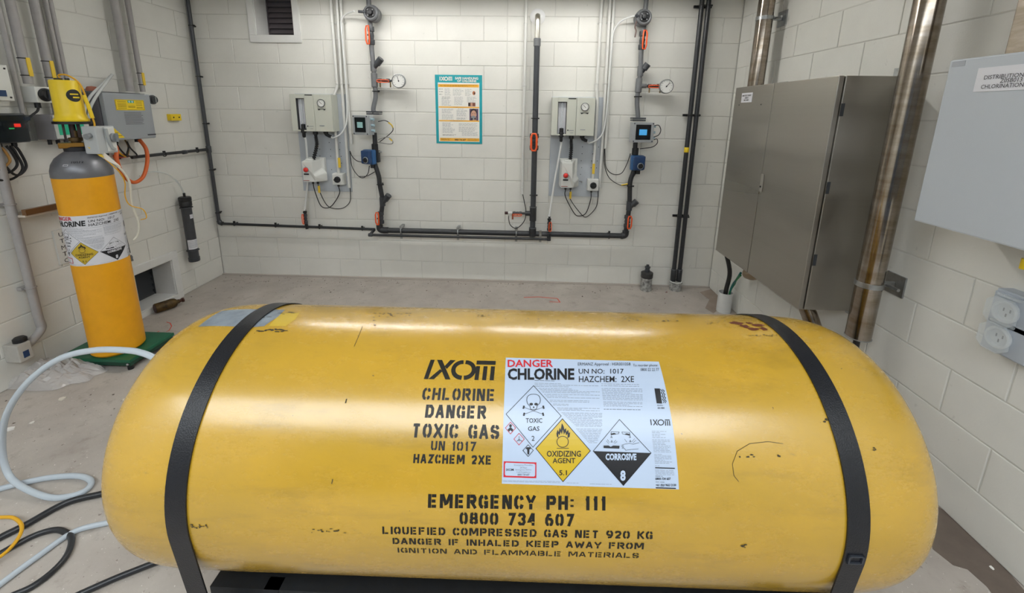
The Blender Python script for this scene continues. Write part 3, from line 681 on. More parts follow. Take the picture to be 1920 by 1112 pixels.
MB().lathe((CX,CY,0), (0,0,1), [(.058,1.335),(.06,1.365),(.052,1.37),(.05,1.345)], 28).build('neck_ring', mat('dark_neck_ring', '26262b', .5, .3), cy)
MB().lathe((CX,CY,0), (0,0,1), [(.02,1.34),(.022,1.40),(.03,1.402),(.03,1.42),(.014,1.422),(.014,1.46)], 16).build('valve_stem', RUSTY, cy)
fa = math.atan2(CAM.y-CY, CAM.x-CX)              # direction facing the room
def cmap(u, s, h, zc=.832, off=0, R=RC):
    a = fa-.05+off+u/R; return Vector((CX+(R+h)*math.cos(a), CY+(R+h)*math.sin(a), zc+s))
label_on(lambda u, s, h: cmap(u, s, h), cy, LABW2, {'white_label': LABW2}, 0)
pp = Print(); stencil(pp, INK, 'T0172', -.05, 0, .0, .012, .2); pp.line(LABW2, [(-.075,-.006),(-.058,-.006),(-.058,-.013),(-.075,-.013)], .0018, 0, True)
pp.lay(lambda u, s, h: Vector((CX, CY, 0)) + Vector((math.cos(fa+.1+u/.11), math.sin(fa+.1+u/.11), 0))*(.1135+h+.004-s*.9) + Vector((0,0,1.283+s)), .002, cy, {'black_ink': 'stamped_marks', 'aged_white_label': 'stamped_marks'})

# valve actuator (yellow motor) on the cylinder, with a grey switch box on its arm
va = thing('valve_actuator', 'yellow motor housing with black disc emblem atop the gas cylinder', 'valve actuator', (CX, CY, 1.42))
Fc = Fr((CX, CY, 0), (-math.sin(fa), math.cos(fa), 0), (0,0,1), (math.cos(fa), math.sin(fa), 0))
MB().lathe((CX,CY,0), (0,0,1), [(0,1.512),(.074,1.512),(.076,1.522),(.068,1.532),(.063,1.56),(.062,1.73),(.058,1.738),(0,1.738)], 36).build('motor_housing', YEL, va)
MB().lathe((CX,CY,0), (0,0,1), [(0,1.497),(.082,1.497),(.082,1.511),(0,1.511)], 32).build('base_plate', BLACKP, va)
MB(Fc).cyl((-.02,1.738,0), (-.02,1.748,0), .018).cyl((.015,1.738,.01), (.015,1.75,.01), .01).build('cable_gland', BLACKP, va)
pe = Print(); pe.disc(INK, 0, 0, .034, n=28); pe.rect(YEL, -.018, .004, .02, .011, 1); pe.rect(YEL, -.008, -.014, .024, -.006, 1)
pe.lay(lambda u, s, h: Vector((CX,CY,0))+Vector((math.cos(fa+.5+u/.063), math.sin(fa+.5+u/.063), 0))*(.0628+h)+Vector((0,0,1.655+s)), .0006, va, {'black_ink': 'emblem', 'yellow_plastic': 'emblem_bars'}, 0, .008)
MB(Fc).cyl((-.005,1.40,0), (-.005,1.50,0), .014).box((.012,1.41,-.012), (.028,1.50,.012)).box((-.045,1.41,-.012), (-.034,1.50,.012)).build('yoke', mat('dark_yoke_metal', '3a2d2c', .45, .5), va)
MB(Fc).box((-.075,1.362,-.03), (.03,1.392,.045), .004).build('yoke_clamp', mat('brass_yoke', '8a6426', .4, .7), va)
MB(Fc).tube(spl([(-.01,1.745,.0),(-.015,1.765,0),(.02,1.765,.02),(.062,1.72,.03),(.078,1.62,.03),(.085,1.54,.03),(.088,1.49,.035),(.075,1.43,.03)]), .0045).build('cable', mat('yellow_cable', 'e0a820', .45), va)
MB(Fc).tube(spl([(.068,1.66,.035),(.078,1.60,.035),(.086,1.53,.035)]), .009).build('cable_sleeve', YEL, va)
sb = thing('switch_box', 'light grey rotary switch box hanging beside the cylinder valve', 'switch', Fc.W((.07, 1.412, .04)))
Fs = Fc.sub(.118, 1.412, .03, -.85)
MB(Fs).box((-.085,-.085,-.045), (.045,.073,.03), .006).build('box', mat('switch_box_grey', 'b9bcbd', .45), sb)
MB(Fs).box((-.03,-.075,.03), (.035,.065,.036), .002).build('face_plate', WHITEP, sb)
MB(Fs).prism([(-.035+.0,.06),(-.02,.06),(-.016,.0),(.0,-.05),(.018,-.062),(.01,-.07),(-.012,-.062),(-.03,-.02)], .034, .044).build('guard', mat('guard_grey', 'a9adae', .4), sb)
MB(Fs).lathe((.014,.005,.036), (0,0,1), [(.0,0),(.026,0),(.026,.012),(.022,.016),(0,.016)], 24).box((.008,-.02,.05), (.020,.03,.066), .002).build('knob', mat('knob_grey', '85898c', .35), sb)
MB(Fs).cyl((-.085,.02,-.005), (-.11,.015,-.005), .016).build('arm', mat('knob_grey', '85898c', .35), sb)
MB(Fs).cyl((.0,-.085,-.005), (.0,-.10,-.005), .012).build('cable_gland', BLACKP, sb)
# tags and cables dropping from the switch
dp = thing('paper_tag', 'white and yellow paper tag hanging from the cylinder valve', 'tag', Fc.W((.1,1.33,.1)))
MB(Fc).hexa([(.04,1.365,.075),(.10,1.34,.09),(.165,1.245,.10),(.12,1.275,.09)], [(.04,1.367,.077),(.10,1.342,.092),(.165,1.247,.102),(.12,1.277,.092)]).build('tag', mat('tag_paper', 'ece6dc', .6), dp)
MB(Fc).hexa([(.04,1.368,.079),(.08,1.349,.088),(.10,1.305,.094),(.085,1.31,.09)], [(.04,1.37,.081),(.08,1.351,.09),(.10,1.307,.096),(.085,1.312,.092)]).build('yellow_strip', YTAG, dp)
w1 = MB(Fc).tube(spl([(.09,1.31,.05),(.15,1.25,.07),(.19,1.15,.05),(.185,1.0,.03),(.20,.88,.03),(.185,.80,.02),(.16,.77,.03)]), .0065, 8).build('cable', mat('white_cable', 'd9d5c6', .4)); tag(w1, 'thick white cable looping down beside the yellow cylinder', 'cable')
w2 = MB(Fc).tube(spl([(.10,1.30,.08),(.15,1.22,.08),(.17,1.15,.06),(.16,1.06,.05),(.175,1.0,.05),(.23,.965,.05),(.24,.91,.05),(.21,.90,.05)]), .003, 6).build('cable', mat('yellow_cable', 'e0a820', .45)); tag(w2, 'thin yellow cable looping out at right of the gas cylinder', 'cable')
for k, lab in ((0, 'longer clear tube rising in a loop behind the yellow motor'), (1, 'shorter clear tube beside its twin behind the yellow motor')):
    F_ = BK; c = 1.40 - k*.01
    pts = [LF.px(158+k*8, 224-k*2, .28), LF.px(160+k*10, 200, .26), LF.px(170+k*12, 180-k*2, .22), LF.px(190+k*8, 160-k*4, .14), LF.px(207+k*3, 143-k*3, .05)]
    tb = MB(LF).tube(spl(pts), .0085, 10).build('clear_tube', CLEART); tag(tb, lab, 'tube', 'clear tubes behind the motor')

# ---------------------------------------------------------------- helpers for wall equipment
def T(name, label, cat, F, p, group=None): return thing(name, label, cat, F.W(p), group)
def saddle(F, t, a, b, c, r, M=BLACKP, horiz=False, name='pipe_clip'):
    """small clip round a pipe, with its foot on the wall"""
    m_ = MB(F)
    if horiz: m_.ring((a,b,c), (1,0,0), r+.003, .0035, 16, 6).box((a-.006,b-.008,0), (a+.006,b+.008,c-r)).box((a-.008, b+r, c-.006), (a+.008, b+r+.016, c+.006))
    else: m_.ring((a,b,c), (0,1,0), r+.003, .0035, 16, 6).box((a-.008,b-.006,0), (a+.008,b+.006,c-r)).box((a+r, b-.006, c-.006), (a+r+.014, b+.006, c+.006))
    m_.build(name, M, t)
def sleeve(F, t, p0, p1, r, M=PVCD, name='coupling'):
    p0 = Vector(p0); p1 = Vector(p1); d = (p1-p0); L = d.length
    MB(F).lathe(p0, d, [(r*.86,-.001),(r,.003),(r,L-.003),(r*.86,L+.001)], 20).build(name, M, t)
def ball_valve(F, p, d, L, r, label, group, side=(-.5,0,1), lever=None):
    """valve body with two union nuts and an orange loop handle; d is the pipe direction"""
    t = T('ball_valve', label, 'valve', F, p, group); p = Vector(p); d = Vector(d).normalized(); s = Vector(side).normalized()
    MB(F).lathe(p-d*L/2, d, [(r*.7,0),(r*1.15,.004),(r*1.2,.02),(r*1.2,L*.28),(r*.85,L*.3),(r*1.05,L*.5),(r*.85,L*.7),(r*1.2,L*.72),(r*1.2,L-.02),(r*1.15,L-.004),(r*.7,L)], 18).build('body', PVCD, t)
    MB(F).cyl(p, p+s*(r*1.75), r*.32, 12).build('stem', BLACKP, t)
    q = p+s*(r*1.85); w = d.cross(s).normalized(); h = L*.5; g = r*.72
    loop = [q+d*h*.95+w*g*.6, q+d*h*.6+w*g+s*.2*r, q-d*h*.6+w*g+s*.2*r, q-d*h*.95+w*g*.6, q-d*h*.95-w*g*.6, q-d*h*.6-w*g+s*.2*r, q+d*h*.6-w*g+s*.2*r, q+d*h*.95-w*g*.6]
    MB(F).tube(loop, r*.27, 8, closed=True).build('handle', ORANGE, t)
    return t
def gauge(F, c, r, label, needle=-.6, group='pressure gauges'):
    t = T('pressure_gauge', label, 'gauge', F, c, group)
    MB(F).lathe((c[0],c[1],c[2]-.035), (0,0,1), [(0,0),(r*.85,0),(r,.006),(r,.034),(r*.9,.036),(r*.9,.031),(0,.031)], 32).build('case', mat('gauge_case', '8f9294', .3, .6), t)
    MB(F).lathe((c[0],c[1],c[2]-.006), (0,0,1), [(0,0),(r*.9,0),(r*.9,.0022),(0,.0022)], 32).build('dial', DIALW, t)
    P = Print(); P.line(INK, [(-r*.15*math.sin(needle),-r*.15*math.cos(needle)), (r*.7*math.sin(needle), r*.7*math.cos(needle))], r*.07, 1); P.disc(INK, 0, 0, r*.1, h=1, n=10)
    for i in range(11):
        a = math.radians(-135+27*i); P.line(INK, [(r*.66*math.sin(a), r*.66*math.cos(a)), (r*.78*math.sin(a), r*.78*math.cos(a))], r*.04, 1)
    P.lay(lambda x, y, h: F.W((c[0]+x, c[1]+y, c[2]-.0025+h)), 0, t, {'black_ink': 'needle'})
    return t
def knobbox(F, p, w, h, d, label, knob=.02, M=WHITEP, group=None, km=BLACKP):
    t = T('isolator_switch', label, 'switch', F, p, group); a, b, _ = p
    MB(F).box((a-w/2,b-h/2,0.01), (a+w/2,b+h/2,d*.75), .003).build('base', M, t)
    MB(F).box((a-w/2+.002,b-h/2+.002,d*.75), (a+w/2-.002,b+h/2-.002,d), .005).build('cover', M, t)
    MB(F).lathe((a,b-.002,d), (0,0,1), [(0,0),(knob*1.12,0),(knob*1.1,.006),(knob,.007),(knob*.95,.018),(0,.018)], 24).build('dial', km, t)
    MB(F).box((a-knob*.9,b-.006,d+.016), (a+knob*.9,b+.003,d+.03), .001).build('grip', km, t)
    return t
def tube_thing(F, pts, r, M, name, label, cat, group=None, seg=8, k=6):
    o_ = MB(F).tube(spl(pts, k) if k else pts, r, seg).build(name, M); return tag(o_, label, cat, group)
def ytag(F, p, h, w, M=YTAG, name='marker_tag', parent=None):
    a, b, c = p
    return MB(F).box((a-w/2,b-h/2,c), (a+w/2,b+h/2,c+.003)).build(name, M, parent)

X = BK.px
# ---------------------------------------------------------------- high vent in the back wall, low vent in the left wall
def vent(F, r, label, M, tw, name, n, bot=True):
    t = T(name, label, 'vent', F, ((r[0]+r[2])/2, r[1], 0)); t['kind'] = 'structure'; del t['label']; del t['category']
    a0, b0, a1, b1 = r
    for nm, p in (('frame_board', ((a0-tw,b0-tw),(a1+tw,b0-.0))), ('frame_board', ((a0-tw,b1),(a1+tw,b1+tw))), ('frame_board', ((a0-tw,b0-.0),(a0,b1))), ('frame_board', ((a1,b0-.0),(a1+tw,b1)))):
        MB(F).box((p[0][0],p[0][1],-.003), (p[1][0],p[1][1],.016), .003).build(nm, TRIM, t)
    for p in (((a0-.0,b0),(a0+.006,b1)), ((a1-.006,b0),(a1,b1)), ((a0,b0),(a1,b0+.006)), ((a0,b1-.006),(a1,b1))):
        MB(F).box((p[0][0],p[0][1],-.185), (p[1][0],p[1][1],.004)).build('reveal_board', TRIM, t)
    h = (b1-b0)/n
    for i in range(n):
        y = b0+h*i
        MB(F).hexa([(a0,y,-.17),(a1,y,-.17),(a1,y+.004,-.172),(a0,y+.004,-.172)], [(a0,y+h*.93,-.192),(a1,y+h*.93,-.192),(a1,y+h*1.02,-.194),(a0,y+h*1.02,-.194)]).build('slat', M, t)
    MB(F).box((a0,b0,-.21), (a1,b1,-.2)).build('backing', LOUVD, t)
    for x in (a0+.0, a1-.012): MB(F).box((x,b0,-.2), (x+.012,b1,-.166)).build('louvre_stile', M, t)
vent(BK, vb, 'v', LOUV, .058, 'window_1', 8)
vent(LF, vl, 'v', LOUVD, .062, 'window_2', 6)

# ---------------------------------------------------------------- wall poster
po = T('poster', 'teal bordered chlorine safety poster on the back wall', 'poster', BK, X(860, 270))
a0, b1 = X(815.5, 140)[:2]; a1, b0 = X(904, 270)[:2]
MB(BK).box((a0,b0,0.001), (a1,b1,.003)).build('sheet', TEAL, po)
P = Print(); ww = a1-a0; hh = b1-b0
def U(x, y): return (a0+ww*(x-112)/(775-112), b1-hh*(y-72)/(1035-72))
def R4(M, x0, y0, x1, y1, h=1): p, q = U(x0, y0), U(x1, y1); P.rect(M, p[0], q[1], q[0], p[1], h)
def TX(M, s, x0, y0, x1, y1, h=3, bold=.0): p, q = U(x0, y1), U(x1, y0); P.text(M, s, p[0], p[1], q[0], q[1], h, bold)
R4(PAPER, 150, 178, 738, 1008); R4(ORG, 155, 200, 730, 240, 2); R4(ORG, 155, 508, 735, 526, 2); R4(ORG, 155, 700, 735, 718, 2); R4(ORG, 165, 955, 735, 1000, 2)
TX(PAPER, 'SAFE HANDLING', 395, 100, 722, 132, bold=.04); TX(PAPER, 'OF CHLORINE', 424, 138, 695, 167, bold=.04)
R4(PAPER, 176, 98, 190, 152, 3); P.line(PAPER, [U(202,100), U(240,151)], .009, 3); P.line(PAPER, [U(240,100), U(202,151)], .009, 3)
P.line(PAPER, [(U(270,126)[0]+.0135*math.cos(i*PI/8), U(270,126)[1]+.014*math.sin(i*PI/8)) for i in range(16)], .008, 3, True)
R4(PAPER, 302, 98, 356, 111, 3)
for x in (302, 322, 343): R4(PAPER, x, 115, x+12, 153, 3)
R_ = random.Random(9)
def prow(x0, x1, y0, y1, n, M=GREYINK, w=.0022):
    for i in range(n):
        y = y0+(y1-y0)*i/max(n-1, 1); x = x0; e = x0+(x1-x0)*R_.uniform(.7, 1)
        while x < e: k = R_.uniform(15, 50); P.line(M, [U(x,y), U(min(x+k, e),y)], w, 2); x += k+7
prow(165,230,268,340,3,INK,.003); prow(245,342,264,350,6); prow(362,516,268,350,6); prow(535,625,268,352,6); prow(205,340,375,392,2,INK); prow(200,340,400,490,7); prow(380,515,375,480,8); prow(560,700,375,440,5)
prow(200,370,545,600,5); prow(200,370,625,685,5); prow(430,530,540,541,1,INK); prow(410,575,560,640,7); prow(410,565,665,685,3)
prow(205,360,740,792,5); prow(205,400,812,880,6); prow(205,400,908,918,2,INK); prow(440,720,745,775,3); prow(440,710,795,860,6); prow(485,715,872,915,4)
prow(180,345,966,988,3,INK); TX(INK, '0800 734 607', 378, 968, 540, 990, 3, .03); prow(565,715,966,990,3,INK); prow(180,710,215,225,2,RUST,.0025); prow(360,530,517,518,1,INK); prow(310,590,709,710,1,INK)
def PD(M, x, y, rx_, ry_, h): c = U(x, y); P.disc(M, c[0], c[1], rx_*ww/663, ry_*hh/963, h)
R4(mat('poster_print_backdrop', '5d4a66', .5), 595, 535, 722, 700, 2); PD(DKPRINT, 655, 585, 48, 52, 3); PD(SKIN, 655, 618, 40, 60, 4); R4(SKIN, 640, 650, 690, 699, 3)
PD(MASKG, 652, 662, 34, 30, 5); PD(DKPRINT, 630, 678, 12, 13, 6); PD(DKPRINT, 676, 676, 12, 13, 6); PD(DKPRINT, 640, 603, 6, 4, 5); PD(DKPRINT, 672, 603, 6, 4, 5); P.line(DKPRINT, [U(610,640), U(625,655)], .004, 5); P.line(DKPRINT, [U(700,640), U(684,655)], .004, 5)
R4(mat('poster_print_brown', '7d4a3a', .5), 578, 450, 680, 502, 2); R4(SKIN, 612, 455, 640, 498, 3); R4(DKPRINT, 580, 452, 604, 500, 3); PD(mat('poster_print_tan', 'b9744e', .5), 660, 318, 22, 28, 2); PD(DKPRINT, 668, 322, 9, 14, 3)
P.lay(onF(BK, .0032), .0002, po, {'poster_paper': 'white_print', 'poster_orange': 'orange_band', 'black_ink': 'black_print', 'grey_small_print': 'small_print'})

# ---------------------------------------------------------------- black drain pipe in the left corner and its branches
cp = T('corner_pipe', 'dark grey pipe rising up the corner left of the high vent', 'pipe', BK, (-2.70, .45, .05))
pa, pc = -2.712, .045
yb = X(410, 419, pc)[1]; yt = X(391, 280, pc)[1]
MB(BK).cyl((pa,yb,pc), (pa,H,pc), .0155, 18).build('riser', PVCD, cp)
xe = X(703, 430, pc)
MB(BK).tube([(pa,yb+.03,pc),(pa+.008,yb+.006,pc),(pa+.03,yb-.001,pc)], .021, 14).build('elbow', PVCD, cp)
MB(BK).cyl((pa+.02,yb-.001,pc), (xe[0],xe[1],pc), .0125, 14).build('branch_pipe', PVCB, cp)
for y in (48, 143.5, 231.6, 318, 398): saddle(BK, cp, pa, X(380, y, pc)[1], pc, .0155)
for x in (440, 517, 599, 679):
    q = X(x, 424, pc); f_ = (q[0]-pa)/(xe[0]-pa); saddle(BK, cp, q[0], yb+(xe[1]-yb)*f_, pc, .0125, horiz=True)
sleeve(BK, cp, (pa,yt-.03,pc), (pa,yt+.03,pc), .021, PVCD, 'tee')
MB(LF).cyl((-.045,yt,.06), (-.80,yt+.006,.06), .0125, 12).build('side_branch', PVCB, cp)
sleeve(LF, cp, (-.30,yt,.06), (-.34,yt,.06), .017)
for a in (-.18, -.52): saddle(LF, cp, a, yt, .06, .0125, horiz=True)

# ---------------------------------------------------------------- horizontal header pipes
hd = T('header_pipe', 'thick dark header pipe running level between the two meter risers', 'pipe', BK, (0,.45,.07))
HC = .075
h0 = X(722, 433, HC); h1 = X(1172, 441, HC); hz = (h0[1]+h1[1])/2
MB(BK).cyl((h0[0],hz,HC), (h1[0],hz,HC), .0245, 20).build('main_pipe', PVCB, hd)
for xx in (753, 859, 968):
    q = X(xx, 437, HC); m_ = MB(BK); m_.ring((q[0],hz,HC), (1,0,0), .028, .005, 18, 6).box((q[0]-.012,hz+.024,0), (q[0]+.012,hz+.045,HC+.02)).box((q[0]-.011,hz-.075,HC+.006), (q[0]+.011,hz-.02,HC+.012)); m_.build('pipe_clamp', GALV, hd)
q = X(1013, 437, HC); MB(BK).ring((q[0],hz,HC), (1,0,0), .028, .005, 18, 6).box((q[0]-.011,hz-.07,HC+.0), (q[0]+.011,hz+.035,HC+.03)).build('pipe_clamp', GALV, hd)
q = X(1142, 440, HC); saddle(BK, hd, q[0], hz, HC, .026, horiz=True)
sp = T('small_pipe', 'thin dark pipe running level just below the thick header pipe', 'pipe', BK, (0,.4,.11))
SCc = .10; s0 = X(694, 436.5, SCc); s1 = X(1029, 444.5, SCc); sz = hz-.041
MB(BK).cyl((s0[0],sz,SCc), (s1[0],sz,SCc), .0125, 14).build('pipe', PVCB, sp)
sleeve(BK, sp, (s0[0]-.015,sz,SCc), (s0[0]+.02,sz,SCc), .017); MB(BK).tube([(s0[0],sz,SCc),(s0[0]+.01,sz+.02,SCc-.03),(s0[0]+.02,sz+.035,pc)], .014, 12).build('elbow', PVCB, sp)
s2 = X(1029.5, 440, SCc); MB(BK).cyl((s2[0],sz-.012,SCc), (s2[0],sz+.05,SCc), .018, 14).build('end_elbow', PVCB, sp)

# ---------------------------------------------------------------- meter risers
def riser(pt, side, n):
    """pt maps a feature to its place in the photograph"""
    c = .10; far = 'left' if n == 0 else 'right'
    who = 'beside the high vent' if n == 0 else 'next to the twin black pipes'
    q = lambda k, cc=c: X(pt[k][0], pt[k][1], cc)
    t = T('meter_riser', ('dark pipe riser carrying meter and valves at left of the poster' if n == 0 else 'dark pipe riser carrying meter and valves left of the twin black pipes'), 'pipe', BK, (q('elbow')[0], q('elbow')[1], 0), 'meter risers')
    e = q('elbow', HC)
    pts = spl([(h0[0]+.03,hz,HC) if n == 0 else (h1[0]-.03,hz,HC), (e[0]+(.03 if n == 0 else -.03),hz,HC), (e[0]+(.004 if n == 0 else -.004),hz+.012,HC), (e[0],hz+.05,HC+.0)], 5)
    MB(BK).tube(pts, .030, 16).build('bottom_elbow', PVCB, t)
    r = .0205
    MB(BK).tube(spl([(e[0],hz+.04,HC), q('valve_lo', HC), q('y_lo', HC), q('clip_lo', HC), q('bend_lo', HC), q('act', HC), q('neck', HC+.01), q('meter_b', HC+.01), (q('meter_b', HC+.01)[0], q('m1', HC)[1]+.02, HC+.01)], 5), r, 14).build('lower_pipe', PVCB, t)
    MB(BK).tube(spl([q('meter_t', HC+.01), q('bend_a', HC+.01), q('bend_b', HC), q('clip_hi', HC), q('tee', HC), q('y_hi', HC), q('valve_hi2', HC), q('reg_b', HC), (q('reg', HC)[0], H, HC)], 5), r*.95, 14).build('upper_pipe', PVCG, t)
    for k in ('y_lo', 'y_hi'):
        a, b, cc = q(k, HC); dx, dy = X(pt[k+'_e'][0], pt[k+'_e'][1], HC+.02)[:2]
        MB(BK).tube([(a,b-.05,cc),(a,b+.03,cc)], r*1.25, 16).build('strainer_body', PVCD if k == 'y_lo' else PVCG, t)
        MB(BK).tube([(a,b-.03,cc),(a+(dx-a)*.45,b-.03+(dy-b+.03)*.45,cc+.01),(a+(dx-a)*.46,b-.03+(dy-b+.03)*.46,cc+.01),(dx,dy,cc+.02)], [r*.9,r,r*1.35,r*1.35], 16).build('strainer_cap', PVCD, t)
    a, b, cc = q('tee', HC)
    sleeve(BK, t, (a,b-.055,cc), (a,b+.06,cc), .027, PVCG, 'tee'); sleeve(BK, t, (a,b,cc), (a+.065,b,cc), .019, PVCG, 'tee_branch')
    for k in ('clip_lo', 'clip_hi'): p = q(k, HC); saddle(BK, t, p[0], p[1], HC, .022)
    a, b, cc = q('meter_t', HC+.01); MB(BK).box((a-.055,b-.002,cc-.045), (a+.055,b+.012,cc+.05)).box((a-.055,b-.018,cc-.04), (a+.055,b-.006,cc+.045)).build('flange', PVCD, t)
    a, b, cc = q('neck', HC+.01); sleeve(BK, t, (a,b-.03,cc), (a,b+.03,cc), .028, BLACKP, 'union_nut'); MB(BK).cyl((a-.04,b-.045,cc), (a+.06,b-.04,cc), .009, 10).build('cross_bolt', GALV, t)
    # valves
    bn = 'left' if n == 0 else 'right'
    v = q('valve_lo', HC); ball_valve(BK, v, (0,1,0), .12, .024, f'orange handled valve at the foot of the {bn} meter riser', 'riser ball valves', (side*.4,0,1))
    v = q('valve_hi', HC); ball_valve(BK, v, (0,1,0), .15, .023, f'orange handled valve near the top of the {bn} meter riser', 'riser ball valves', (side*.35,0,1))
    a, b, cc = q('tee', HC); g = q('gauge', .13)
    ball_valve(BK, (X(*pt['gvalve'], HC)[0], b, HC+.005), (1,0,0), .11, .014, f'small level orange valve feeding the {bn} pressure gauge', 'gauge valves', (0,-.2,1))
    st = T('gauge_spigot', f'short pipe joining the {bn} pressure gauge to its valve', 'pipe', BK, (g[0]-.08,b,HC), 'gauge pipes')
    MB(BK).cyl((a+.05,b,HC), (g[0]-.01,b,HC+.005), .009, 12).build('pipe', PVCD, st)
    for dx in (-.085, .005) : MB(BK).cyl((X(*pt['gvalve'], HC)[0]+.05+dx,b-.055,HC), (X(*pt['gvalve'], HC)[0]+.05+dx,b,HC), .006, 10).build('drain', mat('brass', '8d7a5a', .4, .6), st)
    gauge(BK, g, .058, ('round pressure gauge on the left meter riser' if n == 0 else 'round pressure gauge on the right meter riser'), -.25 if n == 0 else .7)
    # regulator
    rg = T('pressure_regulator', ('round dark regulator with side nozzle atop the left riser' if n == 0 else 'round dark regulator atop the right riser by black pipes'), 'regulator', BK, q('reg', .05), 'pressure regulators')
    a, b, _ = q('reg', .17)
    MB(BK).lathe((a,b,.035), (0,0,1), [(0,0),(.05,0),(.062,.01),(.064,.05),(.06,.06),(.066,.063),(.066,.08),(.06,.085),(.06,.105),(.05,.112),(.044,.11),(.044,.1),(0,.1)], 32).build('body', PVCG, rg)
    MB(BK).lathe((a,b,.13), (0,0,1), [(0,0),(.043,0),(.043,.006),(.02,.009),(.018,.03),(0,.034)], 24).build('bonnet', BLACKP, rg)
    for i in range(4):
        an = i*PI/2+.78; MB(BK).box((a+.03*math.cos(an)-.006,b+.03*math.sin(an)-.006,.138), (a+.03*math.cos(an)+.006,b+.03*math.sin(an)+.006,.15), .002).build('screw', PVCG, rg)
    L_ = .10 if n == 0 else .068
    MB(BK).tube([(a-.04,b+.006,.13),(a-.06,b+.006,.135),(a-.061,b+.006,.135),(a-L_,b+.008,.14)], [.014,.018,.011,.011], 14).build('nozzle', PVCD, rg)
    if n: MB(BK).tube(spl([(a-.05,b-.02,.12),(a-.06,b-.07,.11),(a-.05,b-.10,.11),(a-.055,b-.15,.11)]), .006, 8).build('hanging_hook', mat('brown_cord', '6b5a54', .6), rg)
    # flow meter
    ma = X((pt['m0'][0]+pt['m1'][0])/2, (pt['m0'][1]+pt['m1'][1])/2, .19)
    ft = T('flow_meter', ('grey flow meter with dim screen, turned towards the left' if n == 0 else 'grey flow meter with bright blue screen'), 'meter', BK, (ma[0], ma[1], .11), 'flow meters')
    Fm = BK.sub(ma[0], ma[1], .115, (.30 if n == 0 else -.10)); w = .078 if n == 0 else .09; hh2 = .083
    mg = mat('meter_grey', '9fa3a6', .4)
    MB(Fm).box((-w,-hh2,-.0), (w,hh2,.06), .005).build('case', mg, ft)
    MB(Fm).box((-w,-hh2,.062), (w,hh2,.082), .005).build('lid', mg, ft)
    MB(Fm).box((-w*.72,-hh2*.72,.0815), (w*.70,hh2*.78,.0835), .0).build('screen', SCREEN, ft)
    MB(Fm).box((-w*.40,-.022,.0838), (w*.34,.026,.0842)).build('display', LCDG if n == 0 else LCDB, ft)
    for sx in (-1, 1):
        for sy in (-1, 1): MB(Fm).cyl((sx*w*.88,sy*hh2*.88,.081), (sx*w*.88,sy*hh2*.88,.084), .005, 10).build('screw', INK, ft)
    MB(BK).box((ma[0]-.035,ma[1]-.07,.05), (ma[0]+.045,ma[1]+.07,.125)).build('sensor_body', mat('meter_blue_grey', '5c7f92', .4), ft)
    for dy in (-.045, .0, .05): MB(Fm).cyl((w,dy,.035), (w+.03,dy,.035), .010, 10).build('cable_gland', mat('pale_blue_gland', 'a7c1cc', .4), ft)
    # blue actuator
    aa = X(pt['blue'][0], pt['blue'][1], .14)
    bt = T('valve_actuator', ('blue square actuator with black dial below the dim meter' if n == 0 else 'blue square actuator with black dial below the bright blue meter'), 'valve actuator', BK, (aa[0], aa[1], .1), 'blue actuators')
    Fa = BK.sub(aa[0], aa[1], .105, (.35 if n == 0 else -.15))
    MB(Fa).box((-.055,-.065,-.02), (.055,.065,.03), .010).build('body', BLUE, bt)
    MB(Fa).box((-.050,-.058,.03), (.050,.060,.062), .012).build('cover', BLUED, bt)
    MB(Fa).lathe((.006,-.022,.06), (0,0,1), [(0,0),(.029,0),(.029,.006),(.022,.01),(.018,.022),(0,.024)], 24).build('dial', BLACKP, bt)
    MB(Fa).ring((.006,-.022,.068), (0,0,1), .025, .0035, 20, 6).build('dial_rim', mat('dial_rim', 'a9b2b8', .3, .4), bt)
    MB(BK).box((aa[0]+.02,aa[1]-.05,.05), (aa[0]+.075,aa[1]+.055,.10), .006).build('valve_body', BLACKP, bt)
    MB(BK).box((aa[0]-.0,aa[1]-.10,.08), (aa[0]+.035,aa[1]-.06,.11), .003).build('plug', BLACKP, bt)
riser(dict(elbow=(712,430), valve_lo=(714,408), y_lo=(717,376), y_lo_e=(729,366), clip_lo=(712,346), bend_lo=(710,330), act=(700,296), neck=(703,276), meter_b=(703,262), meter_t=(702,211), bend_a=(700,204), bend_b=(704,184), clip_hi=(704,171),
    tee=(702,151), y_hi=(700,122), y_hi_e=(714.6,110), valve_hi2=(697,92), valve_hi=(696,67), reg_b=(694,44), reg=(692,22), gvalve=(720,151), gauge=(747,151.7), m0=(665,216.5), m1=(697,253), blue=(691,295)), -1, 0)
riser(dict(elbow=(1173,438), valve_lo=(1176,415), y_lo=(1180,384), y_lo_e=(1194,377), clip_lo=(1181,349), bend_lo=(1183,335), act=(1193,305), neck=(1191,284), meter_b=(1191,274), meter_t=(1196,223), bend_a=(1196,216), bend_b=(1194.5,196), clip_hi=(1195,181),
    tee=(1197.5,161), y_hi=(1201,131), y_hi_e=(1215,120), valve_hi2=(1202,100), valve_hi=(1204,76), reg_b=(1207,52), reg=(1210,30), gvalve=(1226,161), gauge=(1250,162), m0=(1183,229), m1=(1225,268), blue=(1196,306)), .6, 1)

